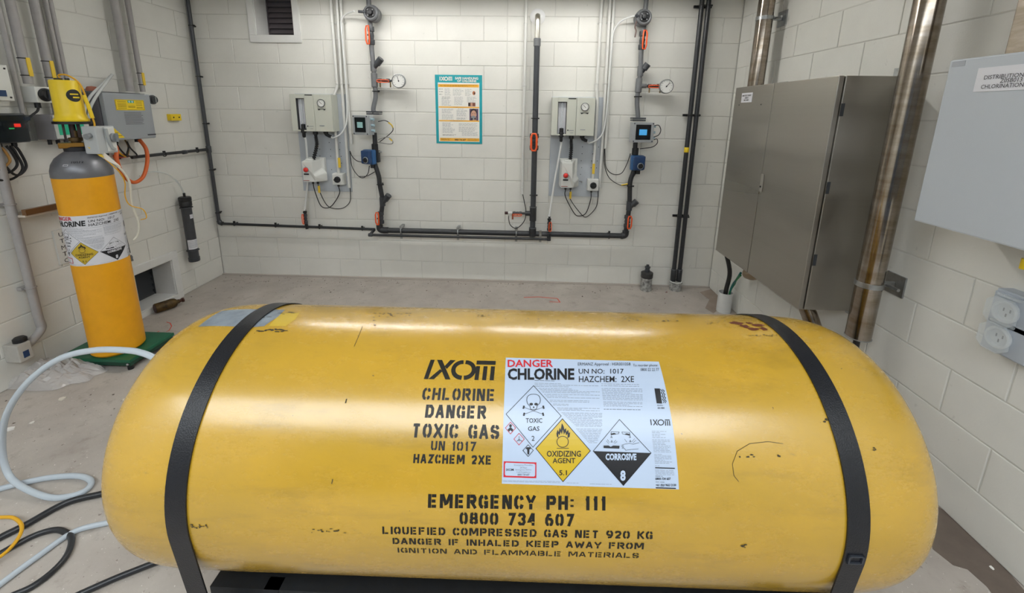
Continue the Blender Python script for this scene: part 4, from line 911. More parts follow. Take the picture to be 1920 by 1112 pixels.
# meter cables
mc = mat('black_cable', '1c1c1e', .5); gc = mat('grey_cable', '8a8a88', .5)
for pts, M, lab in (([(709,228,.17),(722,226,.17),(733,233,.15),(737,243,.13),(730,252,.10),(712,266,.08)], mc, 'black cable arching right of the dim flow meter'),
        ([(709,262,.13),(726,257,.12),(736,264,.09),(733,270,.07),(708,267,.07)], gc, 'grey cable looping below right of the dim flow meter'),
        ([(656,283,.03),(661,294,.04),(670,302,.06),(681,304,.12)], mc, 'upper black cable from left trunking to the blue actuator'),
        ([(656,283,.03),(660,312,.04),(672,330,.05),(682,333,.06),(690,325,.08),(692.6,311,.11)], mc, 'lower black cable looping under the left blue actuator'),
        ([(673,331,.05),(688,330,.05),(703,322,.05)], mc, 'black cable from left actuator loop to the riser pipe'),
        ([(1226,236,.17),(1235,235,.15),(1239,244,.12),(1235,253,.12),(1226,257,.15)], mc, 'black cable looping right of the bright blue meter'),
        ([(1226,262,.15),(1232,261,.12),(1232,269,.1),(1222,276,.08),(1200,279,.08)], mc, 'black cable looping below the bright blue meter'),
        ([(1134,279,.03),(1136,312,.04),(1148,326,.05),(1165,325,.06),(1176,306,.07),(1182,288,.09)], mc, 'upper black cable from right trunking to the riser'),
        ([(1133,279,.03),(1133,306,.04),(1142,333,.05),(1163,347,.06),(1178,345,.07),(1187,333,.08),(1192,325,.09)], mc, 'lower black cable looping under the right blue actuator')):
    tube_thing(BK, [X(*p) for p in pts], .0035, M, 'cable', lab, 'cable')
for pts, lab in (([(728,230,.165),(734,234,.155),(736.5,239,.14)], 'yellow sleeve on cable right of the dim meter'), ([(730,260,.115),(735,264,.1)], 'yellow sleeve on grey cable below the dim meter'), ([(1165,347,.06),(1177,345,.07)], 'yellow sleeve on cable below the right blue actuator')):
    tube_thing(BK, [X(*p) for p in pts], .0052, YTAG, 'cable_marker', lab, 'cable marker', k=3)

# ---------------------------------------------------------------- chlorinator panels
def panel(n):
    g = 'first' if n == 0 else 'second'
    near = 'under the high vent' if n == 0 else 'right of the centre pipe'
    lr = 'left' if n == 0 else 'right'
    pp_ = (X(566, 190, .01), X(655, 359.5, .01)) if n == 0 else (X(1034.6, 183, .01), X(1124, 370, .01))
    a0 = -1.885 if n == 0 else .396; a1 = a0+.458; b1 = 1.735 if n == 0 else 1.737; b0 = .856
    pl = T('backing_panel', f'pale grey perforated backing panel behind the {lr} dosing equipment', 'panel', BK, ((a0+a1)/2, b0, 0), 'backing panels')
    MB(BK).box((a0,b0,.0), (a1,b1,.012), .002).build('sheet', LTBOX, pl)
    R_ = random.Random(n)
    dots = Print()
    for i in range(7):
        for u in (.40, .62, .82, .93):
            if R_.random() < .75: dots.disc(INK, a0+.458*u+R_.uniform(-.005, .005), b0+.08+i*.062, .004, n=8)
    dots.lay(onF(BK, .0122), .0002, pl, {'black_ink': 'fixing_hole'})
    for sx in (.10, .64): MB(BK).cyl((a0+.458*sx, b0+.12+.02, .012), (a0+.458*sx, b0+.14, .03), .007, 10).build('bolt', GALV, pl)
    # main beige unit
    u0, v1 = (X(541.6, 176, .14)[:2]) if n == 0 else (X(1036.3, 183, .14)[:2]); u0 = -1.863 if n == 0 else .393; u1 = u0+.362; v0 = 1.411; v1 = 1.727
    ch = T('gas_feeder', f'pale beige dosing unit with glass tube slot and small gauge, {lr} hand one', 'dosing unit', BK, ((u0+u1)/2, v0, .05), 'dosing units')
    s0_, s1_ = u0+.05, u0+.125
    b = MB(BK); b.box((u0,v0,.012), (u1,v1,.10), .004).build('housing', BEIGE, ch)
    b = MB(BK); b.box((u0,v0,.10), (s0_,v1,.135), .003).box((s0_,v0,.10), (s1_,v0+.012,.135)).box((s0_,v1-.035,.10), (s1_,v1,.135)).build('left_cheek', BEIGE, ch)
    MB(BK).box((s1_,v0,.10), (u0+.205,v1,.138), .003).build('centre_cover', BEIGE, ch)
    MB(BK).box((u0+.207,v0,.10), (u1,v1,.137), .003).build('right_cover', BEIGE, ch)
    MB(BK).box((s0_,v0+.012,.1), (s0_+.004,v1-.035,.132)).box((s1_-.004,v0+.012,.1), (s1_,v1-.035,.132)).box((s0_,v1-.04,.1), (s1_,v1-.035,.132)).build('slot_lining', BLACKP, ch)
    MB(BK).box((s0_+.004,v0+.012,.1), (s1_-.004,v1-.04,.104)).build('scale_plate', mat('scale_plate', 'e8e9ee', .3), ch)
    MB(BK).cyl(((s0_+s1_)/2,v0+.05,.118), ((s0_+s1_)/2,v1-.04,.118), .010, 14).build('glass_tube', CLEARP, ch)
    MB(BK).lathe(((s0_+s1_)/2,v0-.055,.118), (0,1,0), [(.010,0),(.014,.01),(.014,.04),(.023,.045),(.023,.075),(.017,.08),(.017,.115),(.0,.12)], 16).build('rate_knob', BLUED if 0 else BLACKP, ch)
    gx, gy = u0+.275, v1-.075
    MB(BK).box((gx-.042,gy-.042,.135), (gx+.042,gy+.042,.139), .001).build('gauge_plate', BEIGE, ch)
    MB(BK).lathe((gx,gy,.139), (0,0,1), [(0,0),(.034,0),(.034,.007),(.030,.009),(.030,.005),(0,.005)], 28).build('gauge_rim', mat('gauge_rim', '4b4f52', .35), ch)
    MB(BK).lathe((gx,gy,.1445), (0,0,1), [(0,0),(.029,0),(.029,.001),(0,.001)], 28).build('gauge_dial', DIALW, ch)
    P = Print(); P.line(INK, [(gx+.008,gy-.008),(gx-.014,gy+.014)], .003, 2)
    for i in range(9): an = math.radians(-120+30*i); P.line(INK, [(gx+.02*math.sin(an),gy+.02*math.cos(an)),(gx+.025*math.sin(an),gy+.025*math.cos(an))], .002, 2)
    P.poly(INK, [(gx-.036,gy-.048),(gx+.036,gy-.048),(gx+.026,gy-.060),(gx+.012,gy-.053),(gx,gy-.051),(gx-.012,gy-.053),(gx-.026,gy-.060)], -14)
    P.disc(INK, u0+.140, v0+.045, .006, h=-15, n=12); P.text(GREYINK, 'chlorinator', u0+.149, v0+.041, u0+.192, v0+.051, -15) if 0 else P.rect(GREYINK, u0+.149, v0+.042, u0+.190, v0+.046, -15)
    P.rect(GREYINK, u0+.245, v0+.048, u0+.288, v0+.053, -17); P.rect(GREYINK, u0+.160, v0+.022, u0+.185, v0+.025, -15)
    P.rect(INK, s1_+.01, v1-.012, u0+.20, v1-.004, -15)
    P.lay(onF(BK, .1458), .0002, ch, {'black_ink': 'black_print', 'grey_small_print': 'small_print'})
    kx = u0+.178; ex = u0+.272
    MB(BK).lathe((kx,v0-.05,.09), (0,1,0), [(.008,0),(.013,.005),(.013,.02),(.021,.022),(.021,.052),(.0,.052)], 14).build('hose_connector', BLACKP, ch)
    MB(BK).tube([(ex,v0+.005,.09),(ex,v0-.012,.09),(ex+.006,v0-.03,.09),(ex+.03,v0-.042,.09),(ex+.045,v0-.044,.09)], [.021,.021,.015,.014,.012], 12).build('elbow_connector', BLACKP, ch)
    # box with red button
    if n == 0: m0_, m1_ = X(563, 303, .17), X(601, 343, .17)
    else: m0_, m1_ = X(1052, 305, .17), X(1080, 354, .17)
    ma0, mb1, mb0 = m0_[0], m0_[1]+.015, m1_[1]; ma1 = ma0+.145
    mb = T('ejector_box', f'white sloped box with round red button on the {lr} panel', 'control box', BK, ((ma0+ma1)/2, mb0, .05), 'red button boxes')
    MB(BK).box((ma0,mb0+.01,.012), (ma1+.01,mb1+.01,.05), .004).build('base', WHITEP, mb)
    m_ = MB(BK)
    m_.hexa([(ma0,mb0,.05),(ma1+.03,mb0,.05),(ma1+.03,mb0+.075,.05),(ma1-.01,mb0+.12,.05),(ma1-.01,mb1,.05),(ma0,mb1,.05)],
            [(ma0+.01,mb0+.004,.165),(ma1-.03,mb0+.004,.15),(ma1-.02,mb0+.05,.16),(ma1-.045,mb0+.075,.172),(ma1-.045,mb1-.015,.172),(ma0+.01,mb1-.015,.172)])
    bmesh.ops.bevel(m_.bm, geom=list(m_.bm.edges), offset=.004, segments=2, affect='EDGES'); m_.build('cover', WHITEP, mb)
    bx, by = ma0+.045, mb0+.115
    MB(BK).lathe((bx,by,.17), (0,0,1), [(0,0),(.024,0),(.024,.004),(0,.004)], 20).build('button_collar', mat('collar_grey', '8d8f90', .4), mb)
    MB(BK).ball((bx,by,.175), .021, 16, (1,1,.9)).build('red_button', RED, mb)
    MB(BK).box((bx-.022,by-.045,.169), (bx+.022,by-.033,.1735)).build('nameplate', INK, mb)
    MB(BK).box((bx-.035,mb0+.016,.1635), (bx+.02,mb0+.021,.1665)).build('red_print', mat('dull_red_print', '9a5a50', .5), mb)
    for dx in (.055, .10): MB(BK).cyl((ma0+dx,mb0-.022,.09), (ma0+dx,mb0+.004,.09), .010, 12).build('cable_gland', BLACKP, mb)
    MB(BK).box((ma0+.03,mb1-.01,.09), (ma0+.09,mb1+.006,.14), .003).build('top_cap', WHITEP, mb)
    # corrugated hose from unit to box
    hp = [(kx,v0-.05,.09),(kx+.004,(v0+mb1)/2,.095),(ma0+.085,mb1+.0,.10)]
    q_ = spl(hp, 26); rr = [.0175 if (i % 4) < 2 else .011 for i in range(len(q_))]
    ob = MB(BK).tube(q_, rr, 14).build('corrugated_hose', BLACKP); tag(ob, f'black corrugated hose above the {lr} red button box', 'hose', 'corrugated hoses')
    # isolator
    ip = X(634, 336, .07) if n == 0 else X(1112, 347, .07)
    knobbox(BK, (ip[0], ip[1], 0), .098 if n else .10, .105, .085, f'small white isolator with black knob on the {lr} panel', .026, group='panel isolators')
    ic = ip[0]
    MB(BK).cyl((ip[0]-.01,ip[1]-.07,.05), (ip[0]-.01,ip[1]-.05,.05), .010, 12).build('cable_gland', BLACKP, bpy.data.objects[[o_.name for o_ in bpy.data.objects if o_.name.startswith('isolator_switch')][-1]])
    # conduits
    cg = 'white conduits'
    xs = [((618.4,0),(630,149),(637,320)), ((632,0),(644.8,250),(655,352)), ((639,0),(654,250),(659,268))] if n == 0 else [((1129,0),(1120,161),(1113,332)), ((1144,0),(1132.7,226),(1124,352)), ((1151.6,0),(1137.8,226),(1135.5,277))]
    names = ('leftmost white conduit dropping to the isolator', 'middle white conduit running down the panel edge', 'rightmost white conduit ending beside the meter')
    for i, (t0, t1, t2) in enumerate(xs):
        cc = .045 if i == 0 else .03
        e = X(*t2, cc); top = X(*t1, cc); top0 = X(*t0, cc)
        ct = T('conduit', f'{names[i]}, {lr} panel', 'conduit', BK, (e[0], e[1], cc), cg)
        if i == 0: pts = [(ic, ip[1]+.05, .05), (ic, 1.70, .05), (top[0], 1.80, .03), (top0[0], H, .03)]
        else: pts = [(e[0], e[1], cc), (e[0], 1.3, cc), ((top[0]+top0[0])/2, 1.85, cc), (top0[0], H, cc)]
        MB(BK).tube(pts, .0125, 12).build('tube', CONDW, ct)
        for yy in (42, 157): 
            q = X(t0[0], yy, cc)[1]; ax_ = ([p for p in pts if p[1] >= q] or [pts[-1]])[0]; fx = pts[[p[1] >= q for p in pts].index(True)-1] if any(p[1] >= q for p in pts) else pts[0]
            f_ = (q-fx[1])/max(ax_[1]-fx[1], 1e-6); aa = fx[0]+(ax_[0]-fx[0])*f_
            MB(BK).box((aa-.02,q-.006,0), (aa+.02,q+.006,.008)).ring((aa,q,.03), (0,1,0), .014, .003, 14, 6).build('conduit_clip', CONDW, ct)
    ytp = X(636.5, 305, .063) if n == 0 else X(1112.8, 316.5, .063)
    yt_ = MB(BK).box((ytp[0]-.011,ytp[1]-.045,.064), (ytp[0]+.011,ytp[1]+.045,.068)).build('marker_tag', YTAG); tag(yt_, f'yellow marker tag on the conduit above the {lr} panel isolator', 'tag', 'yellow conduit tags')
    # feed tubes
    kk = (s0_+s1_)/2
    low = X(571, 395, .06) if n == 0 else X(1029, 411, .10)
    tube_thing(BK, [(kk,v0-.05,.118),(kk+.002,v0-.1,.10),(kk+(low[0]-kk)*.5,(v0+low[1])/2-.05,.07 if n else .03),low], .0085, WTUBE, 'feed_tube', f'white tube dropping from the {lr} dosing unit to the low valve', 'tube', 'white drop tubes')
    if n == 0: pts = [(ex+.04,v0-.044,.09)]+[X(*p) for p in ((625,258.5,.085),(640,250,.07),(650,228,.055),(650,180,.05),(645,110,.05),(640,55,.05),(641,36,.05),(650,26,.07),(664,21,.14))]
    else: pts = [(ex+.04,v0-.044,.09)]+[X(*p) for p in ((1106,268,.085),(1122,260,.07),(1133,240,.06),(1140,180,.05),(1146,100,.045),(1150,62,.045),(1162,42,.06),(1180,32,.09),(1196,29,.14))]
    tube_thing(BK, pts, .0065, WTUBE, 'vacuum_tube', f'long white tube climbing from the {lr} dosing unit to the regulator', 'tube', 'long white tubes')
    # looping cables
    g1, g2 = (ma0+.055,mb0-.022,.09), (ma0+.10,mb0-.022,.09); gi = (ip[0]-.01,ip[1]-.07,.05)
    if n == 0: lo1, lo2, hi2 = (612,390,.04), (640,391,.03), (657,362,.03)
    else: lo1, lo2, hi2 = (1086,405,.04), (1101,406,.03), (1121,372,.03)
    L1 = X(*lo1); L2 = X(*lo2); H2 = X(*hi2)
    tube_thing(BK, [g1, (g1[0]+.005,g1[1]-.07,.08), (L1[0]-.05,L1[1]+.03,.05), L1, (L1[0]+.06,L1[1]+.03,.04), (gi[0],gi[1]-.07,.045), gi], .0042, mc, 'cable', f'black cable looping under the {lr} panel from box to isolator', 'cable', 'panel loop cables')
    tube_thing(BK, [g2, (g2[0]+.004,g2[1]-.09,.07), (L1[0]+.02,L1[1]+.015,.04), L2, (H2[0]-.015,H2[1]-.09,.03), H2, (H2[0]-.003,H2[1]+.1,.03)], .0036, mc, 'cable', f'black cable looping under the {lr} panel towards the conduit', 'cable', 'panel loop cables')
    tg = MB(BK).box((g2[0]-.006,g2[1]-.085,.08), (g2[0]+.012,g2[1]-.02,.088)).build('marker_tag', YTAG); tag(tg, f'yellow marker tag on the cable under the {lr} red button box', 'tag', 'yellow cable tags')
    # low valve on the thin pipe
    if n == 0: v = X(573, 410, .055); ball_valve(BK, v, (0,1,0), .10, .014, 'orange handled valve on the thin pipe below left panel', 'low feed valves', (-.5,0,1)); st0 = (v[0], v[1]-.05, .05)
    else: v = X(1029.5, 424, SCc); ball_valve(BK, v, (0,1,0), .09, .015, 'orange handled valve at the end of the thin lower pipe', 'low feed valves', (.3,0,1))
    sl = T('tube_adaptor', f'small black adaptor on top of the low valve under the {lr} panel', 'pipe fitting', BK, (v[0], v[1]+.04, v[2]), 'tube adaptors')
    MB(BK).lathe((v[0],v[1]+.035,v[2]), (0,1,0), [(.013,0),(.013,.02),(.017,.022),(.017,.035),(.010,.04),(.010,.055)], 14).build('collar', BLACKP, sl)
    if n == 0: MB(BK).cyl((v[0],v[1]-.045,v[2]), (v[0],v[1]-.10,.045), .014, 12).build('spigot', BLACKP, sl)
panel(0); panel(1)

# ---------------------------------------------------------------- centre pipe
cpz = .09
ct = T('centre_pipe', 'thick dark vertical pipe with white flange right of the poster', 'pipe', BK, (.2, .45, cpz))
tp = X(1007, 84, cpz); bt_ = X(998.5, 432, cpz)
MB(BK).cyl((bt_[0],hz,cpz), (tp[0],tp[1],cpz), .0245, 20).build('pipe', PVCD, ct)
fl_ = X(1008, 32, .0)
MB(BK).lathe((fl_[0],fl_[1],.0), (0,0,1), [(0,0),(.062,0),(.064,.008),(.05,.016),(.03,.02),(0,.022)], 32).build('flange', mat('white_flange', 'e8e8e8', .25), ct)
ST2 = mat('bright_steel_bend', 'c9c6bd', .3, 1)
MB(BK).tube(spl([(fl_[0],fl_[1],.01),(fl_[0],fl_[1]-.002,.05),(fl_[0]-.001,fl_[1]-.03,.085),(tp[0],fl_[1]-.09,cpz),(tp[0],tp[1]+.0,cpz)], 6), .0215, 16).build('steel_bend', ST2, ct)
sleeve(BK, ct, (tp[0],tp[1]-.012,cpz), (tp[0],tp[1]+.05,cpz), .030, PVCG)
q = X(1002.5, 222, cpz); saddle(BK, ct, q[0], q[1], cpz, .026); q = X(999.5, 366, cpz); saddle(BK, ct, q[0], q[1], cpz, .026)
q = X(998.5, 390, cpz); sleeve(BK, ct, (bt_[0],X(998,414,cpz)[1],cpz), (bt_[0],X(998,388,cpz)[1],cpz), .031, PVCB, 'tee')
sleeve(BK, ct, (bt_[0],hz-.02,cpz), (bt_[0],X(998,427,cpz)[1],cpz), .033, PVCB, 'tee')
for yy in (388, 427): q = X(998, yy, cpz); MB(BK).ring((bt_[0],q[1],cpz), (0,1,0), .031, .003, 20, 6).build('joint_ring', PVCG, ct)
q = X(985, 400, cpz); sleeve(BK, ct, (q[0]-.002,q[1],cpz), (bt_[0],q[1],cpz), .022, PVCB, 'side_outlet')
MB(BK).cyl((q[0]-.04,q[1],cpz), (q[0]+.01,q[1],cpz), .011, 12).build('side_pipe', PVCB, ct)
v = X(1001.5, 266, cpz); ball_valve(BK, v, (0,1,0), .15, .033, 'large orange handled valve on the centre pipe', None, (-.05,0,1))
v = X(970, 400, cpz); v = (v[0], q[1], cpz); ball_valve(BK, v, (1,0,0), .085, .014, 'small level orange valve left of the centre pipe', None, (0,-.5,1))
se = T('sensor_plug', 'small white sensor with dark red cap left of the centre pipe', 'sensor', BK, (v[0]-.06, v[1], cpz))
MB(BK).lathe((v[0]-.045,v[1],cpz), (-1,0,0), [(.009,0),(.013,.003),(.013,.03),(.009,.034),(.009,.045)], 14).cyl((v[0]-.07,v[1]-.03,cpz), (v[0]-.07,v[1],cpz), .007, 10).build('body', WHITEP, se)
MB(BK).cyl((v[0]-.085,v[1],cpz), (v[0]-.115,v[1],cpz), .013, 14).build('cap', mat('dark_red_cap', '3a1014', .4), se)
MB(BK).box((v[0]-.05,v[1]-.058,cpz-.008), (v[0]-.034,v[1],cpz+.008)).build('drain', mat('brown_fitting', '8a4a34', .5), se)
lc = [X(987, 0, .03), X(980.7, 161, .03), X(979, 364, .03)]
c5 = T('conduit', 'white conduit running straight down left of the centre pipe', 'conduit', BK, lc[2])
MB(BK).tube([(lc[2][0],lc[2][1],.03),((lc[0][0]+lc[2][0])/2,1.9,.03),(lc[0][0],H,.03)], .0125, 12).build('tube', CONDW, c5)
for yy in (43, 161, 260, 352): q = X(981, yy, .03); MB(BK).box((lc[2][0]-.02,q[1]-.006,0), (lc[2][0]+.02,q[1]+.006,.008)).ring((lc[2][0]+.0,q[1],.03), (0,1,0), .014, .003, 14, 6).build('conduit_clip', CONDW, c5)
tube_thing(BK, [(lc[2][0],lc[2][1]+.02,.03)]+[X(*p) for p in ((983,378,.04),(986,396,.06),(984,412,.06),(975,424,.06),(966,428,.07),(957,422,.08),(954,412,.09),(954,404,.09))], .0038, mc, 'cable', 'black sensor cable looping under the small level valve', 'cable')

# ---------------------------------------------------------------- twin black pipes at the right of the back wall
tw = X(1268, 527, .075)
for i, (t0, t1, lab) in enumerate((((1317.3,0),(1263.8,500),'left one of the twin tall black pipes'), ((1331,0),(1273.9,500),'right one of the twin tall black pipes'))):
    a_ = (X(*t0, .075)[0]+X(*t1, .075)[0])/2; yb_ = .08
    t = T('black_pipe', lab, 'pipe', BK, (a_, yb_, .075), 'twin black pipes')
    MB(BK).cyl((a_,yb_,.075), (a_,H,.075), .0185, 18).build('pipe', PVCB, t)
    q = X(1265, 505, .075); sleeve(BK, t, (a_,yb_,.075), (a_,q[1],.075), .024, PVCB); MB(BK).ring((a_,q[1],.075), (0,1,0), .022, .0025, 18, 6).build('joint_ring', PVCG, t)
    if i == 0: q = X(1286, 281, .075); sleeve(BK, t, (a_,q[1]-.022,.075), (a_,q[1]+.022,.075), .0205, YEL, 'yellow_band')
    for yy in (10, 216, 407): q = X(1290, yy, .075); saddle(BK, t, a_, q[1], .075, .0185)
    if i == 0: aL = a_
    else: aR = a_
fb = thing('pipe_stub', 'paint splashed white pipe stub under the twin black pipes', 'pipe', ((aL+aR)/2, -.075, 0))
MB().lathe(((aL+aR)/2,-.078,0), (0,0,1), [(.052,0),(.052,.07),(.058,.072),(.058,.085),(.04,.086),(.0,.086)], 24).build('stub', SPLAT, fb)
MB().ring(((aL+aR)/2,-.078,.083), (0,0,1), .05, .006, 24).build('rim', WHITEP, fb)
for yy in (10, 216, 407):
    q = X(1290, yy, .075); br = MB(BK).box((aL-.045,q[1]-.01,.02), (aR+.045,q[1]+.01,.035)).build('pipe_bracket', BLACKP, fb if 0 else None)
    tag(br, {10: 'topmost black bracket across the twin black pipes', 216: 'middle black bracket across the twin black pipes', 407: 'lowest black bracket across the twin black pipes'}[yy], 'bracket', 'twin pipe brackets')
fs = thing('floor_stub', 'white paint splashed floor pipe stub with black cap and spigot', 'pipe', (1.323, -.10, 0))
MB().lathe((1.323,-.10,0), (0,0,1), [(.05,0),(.05,.145),(0,.145)], 26).build('stub', SPLAT, fs)
MB().lathe((1.323,-.10,.125), (0,0,1), [(.0515,0),(.054,.004),(.054,.048),(.04,.055),(0,.055)], 26).build('cap', mat('worn_black_cap', '3d3d3e', .5, var=.5, vscale=30), fs)
MB().lathe((1.323,-.10,.18), (0,0,1), [(.024,0),(.024,.018),(.020,.02),(.020,.035),(.025,.037),(.025,.05),(.013,.052),(.013,.068),(0,.07)], 18).build('spigot', PVCD, fs)

# ---------------------------------------------------------------- left wall equipment
Y = LF.px
def vcond(t0, t1, r, c, lab, tagpx=None, zb=None):
    e = Y(*t1, c); tt = Y(*t0, c); a = (e[0]+tt[0])/2
    t = T('conduit', lab, 'conduit', LF, (a, e[1], c), 'left wall conduits')
    MB(LF).cyl((a, zb if zb else e[1], c), (a, H, c), r, 16).build('tube', CONDG, t)
    if tagpx:
        p0 = Y(*tagpx[0], c+r); p1 = Y(*tagpx[1], c+r)
        MB(LF).box((a-.006,p1[1],c+r-.001), (a+.014,p0[1],c+r+.004)).build('marker_tag', YTAG, t)
        for b_ in (p0[1]-.004, p1[1]+.004): MB(LF).ring((a,b_,c), (0,1,0), r+.002, .0025, 14, 6).build('cable_tie', BLACKP, t)
    return a
vcond((19,0), (53,157), .022, .05, 'thick grey conduit with yellow tag dropping to white isolator', ((50,108),(58,143)))
vcond((62,0), (98,160), .022, .05, 'thick grey conduit with yellow tag behind the yellow motor', ((95,114),(101,147)), zb=1.45)
vcond((83.5,0), (115,140), .0125, .035, 'left thin one of two grey conduits above the yellow motor', zb=1.45)
vcond((92,0), (125,145), .0125, .035, 'right thin one of two grey conduits above the yellow motor', zb=1.45)
vcond((214,0), (244.6,171), .025, .06, 'thickest grey conduit rising from the slanted grey enclosure')
vcond((239,0), (267.6,172), .017, .05, 'thinner grey conduit with yellow tag above the slanted enclosure', ((263,136),(271,160)))
a_c = vcond((-9,0), (43,201), .012, .035, 'thin grey conduit at far left passing the white wall box', zb=1.45)
# white box at the far left
p0 = Y(0, 128, .08); p1 = Y(28, 190, .08)
wb = T('junction_box', 'flat white wall box with blue nameplate at far left', 'junction box', LF, (p1[0]-.12, p1[1], .04))
MB(LF).box((p1[0]-.30,p1[1],.0), (p1[0],p0[1]+.02,.07), .004).build('body', WHITEP, wb); MB(LF).box((p1[0]-.298,p1[1]+.002,.07), (p1[0]-.002,p0[1]+.018,.085), .004).build('lid', WHITEP, wb)
MB(LF).box((p1[0]-.24,p1[1]+.025,.085), (p1[0]-.035,p1[1]+.058,.087)).build('nameplate', BLUED, wb)
for sy in (.02, -.02): MB(LF).cyl((p1[0]-.018,(p1[1]+.02 if sy > 0 else p0[1]),.085), (p1[0]-.018,(p1[1]+.02 if sy > 0 else p0[1]),.087), .005, 10).build('screw', INK, wb)
# isolator
i0 = Y(64, 162, .10); i1 = Y(100, 193, .10)
kb = T('isolator_switch', 'white isolator with large black knob left of the yellow motor', 'switch', LF, ((i0[0]+i1[0])/2, i1[1], .05))
MB(LF).box((i0[0],i1[1],.0), (i1[0]+.01,i0[1],.10), .004).build('box', WHITEP, kb)
kx, ky = (i0[0]+i1[0])/2+.006, (i0[1]+i1[1])/2
MB(LF).lathe((kx,ky,.10), (0,0,1), [(0,0),(.038,0),(.038,.006),(.032,.01),(.028,.026),(0,.026)], 24).build('knob', BLACKP, kb); MB(LF).box((kx-.009,ky-.03,.12), (kx+.009,ky+.03,.138), .003).build('grip', PVCD, kb)
MB(LF).cyl((i0[0]+.03,i1[1]-.03,.06), (i0[0]+.03,i1[1],.06), .014, 12).build('cable_gland', BLACKP, kb)
tube_thing(LF, [(i0[0]+.03,i1[1]-.03,.06),(i0[0]+.02,i1[1]-.05,.06),(i0[0]-.01,i1[1]-.075,.055),(i0[0]-.04,i1[1]-.11,.05)], .006, mc, 'cable', 'short black cable from isolator to the smoked lid box', 'cable')
# box with smoked lid
d0 = Y(0, 213, .13); d1 = Y(66, 267, .13)
db = T('control_box', 'dark box with smoked transparent lid, red and green lights', 'control box', LF, (d1[0]-.1, d1[1], .06))
bz0, bz1 = d1[1], d0[1]; ba = d1[0]
MB(LF).box((ba-.34,bz0,0), (ba+.03,bz1,.07), .005).build('base', mat('dark_box_grey', '55575b', .45), db)
MB(LF).box((ba-.33,bz0+.01,.07), (ba+.02,bz1-.01,.082)).build('front_plate', mat('dark_front_plate', '23272b', .4), db)
for q0, q1, M, nm in (((46,219),(57,226),BLUED,'blue_relay'), ((29,232),(39,238),LEDR,'red_light'), ((18,240),(27,242),LEDG,'green_light'), ((8,231),(17,244),BLACKP,'breaker'), ((46,232),(53,240),PVCG,'breaker'), ((0,228),(3,236),PVCG,'breaker')):
    a, c = Y(*q0, .092), Y(*q1, .092); MB(LF).box((a[0],c[1],.08), (c[0],a[1],.094), .0).build(nm, M, db)
MB(LF).box((ba-.33,bz0+.008,.10), (ba+.022,bz1-.008,.128), .006).build('smoked_lid', SMOKE, db)
for i in range(4): MB(LF).cyl((ba-.24+.07*i,bz0-.02,.04), (ba-.24+.07*i,bz0,.04), .012, 10).build('cable_gland', BLACKP, db)
# controller with green display
c0 = Y(96, 215, .12); c1 = Y(150, 262, .12); ca = c0[0]; cz0, cz1 = Y(98, 263, .12)[1], c0[1]
gb = T('controller', 'grey controller with green display partly behind the yellow motor', 'controller', LF, (ca+.1, cz0, .06))
MB(LF).box((ca,cz0,.0), (ca+.21,cz1,.115), .006).build('body', mat('controller_grey', '8a888b', .45), gb)
MB(LF).box((ca+.006,cz0+.006,.115), (ca+.204,cz1-.006,.122), .002).build('front', WHITEP, gb)
g0 = Y(96.5, 227, .124); g1 = Y(142, 252, .124)
MB(LF).box((ca+.022,g1[1],.121), (ca+.17,g0[1],.1235)).build('display', LCDT, gb)
for i in range(4): MB(LF).cyl((ca+.02+.045*i,cz0-.03,.05), (ca+.02+.045*i,cz0,.05), .010, 10).build('cable_gland', BLACKP if i < 2 else PVCG, gb)
# loops below the smoked box
for i, (u0_, u1_, dz, M, lab) in enumerate(((-.24,-.05,.20,mc,'outer black cable loop under the smoked lid box'), (-.17,-.07,.16,mc,'middle black cable loop under the smoked lid box'), (-.12,-.03,.18,mc,'right black cable loop under the smoked lid box'), (-.20,-.10,.13,mat('tan_cable','b98a4a',.5),'tan cable loop under the smoked lid box'))):
    A0, A1 = ba+u0_, ba+u1_
    tube_thing(LF, [(A0,bz0-.015,.04),(A0+.005,bz0-dz*.5,.05),(A0+(A1-A0)*.35,bz0-dz*.92,.06),(A0+(A1-A0)*.75,bz0-dz,.06),(A1+.02,bz0-dz*.75,.055),(A1+.01,bz0-dz*.3,.05),(A1,bz0-.015,.04)], .0065, M, 'cable', lab, 'cable')
# slanted grey enclosure
ea0, ea1, ez0, ez1, ed = -1.047, -.697, 1.374, 1.688, .18
en = T('grey_enclosure', 'large grey enclosure with yellow warning label on the left wall', 'enclosure', LF, ((ea0+ea1)/2, ez0, .05))
MB(LF).box((ea0,ez0,.0), (ea1,ez1,.075), .006).box((ea0,ez0,.079), (ea1,ez1,.145), .006).build('base', mat('enclosure_shaded_side', '66646a', .5), en)  # base coloured darker than the cover to stand in for shade on the sides
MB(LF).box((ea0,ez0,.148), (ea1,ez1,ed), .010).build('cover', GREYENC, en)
MB(LF).box((ea0+.01,ez1,.05), (ea1-.01,ez1+.008,.12), .002).build('top_rail', PVCG, en)
pe = Print()
def EU(x, y): q = Y(x, y, ed); return q[:2]
def erect(M, x0, y0, x1, y1, h=1): p, q = EU(x0, y0), EU(x1, y1); pe.rect(M, p[0], q[1], q[0], p[1], h)
a, c = EU(214, 186), EU(272, 207); pe.rect(YEL, a[0], c[1], c[0], a[1], 1); pe.line(INK, [(a[0]+.004,a[1]-.004),(c[0]-.004,a[1]-.004),(c[0]-.004,c[1]+.004),(a[0]+.004,c[1]+.004)], .0015, 2, True)
L_, Wd = a[0], c[0]-a[0]; tz, hz_ = a[1], a[1]-c[1]
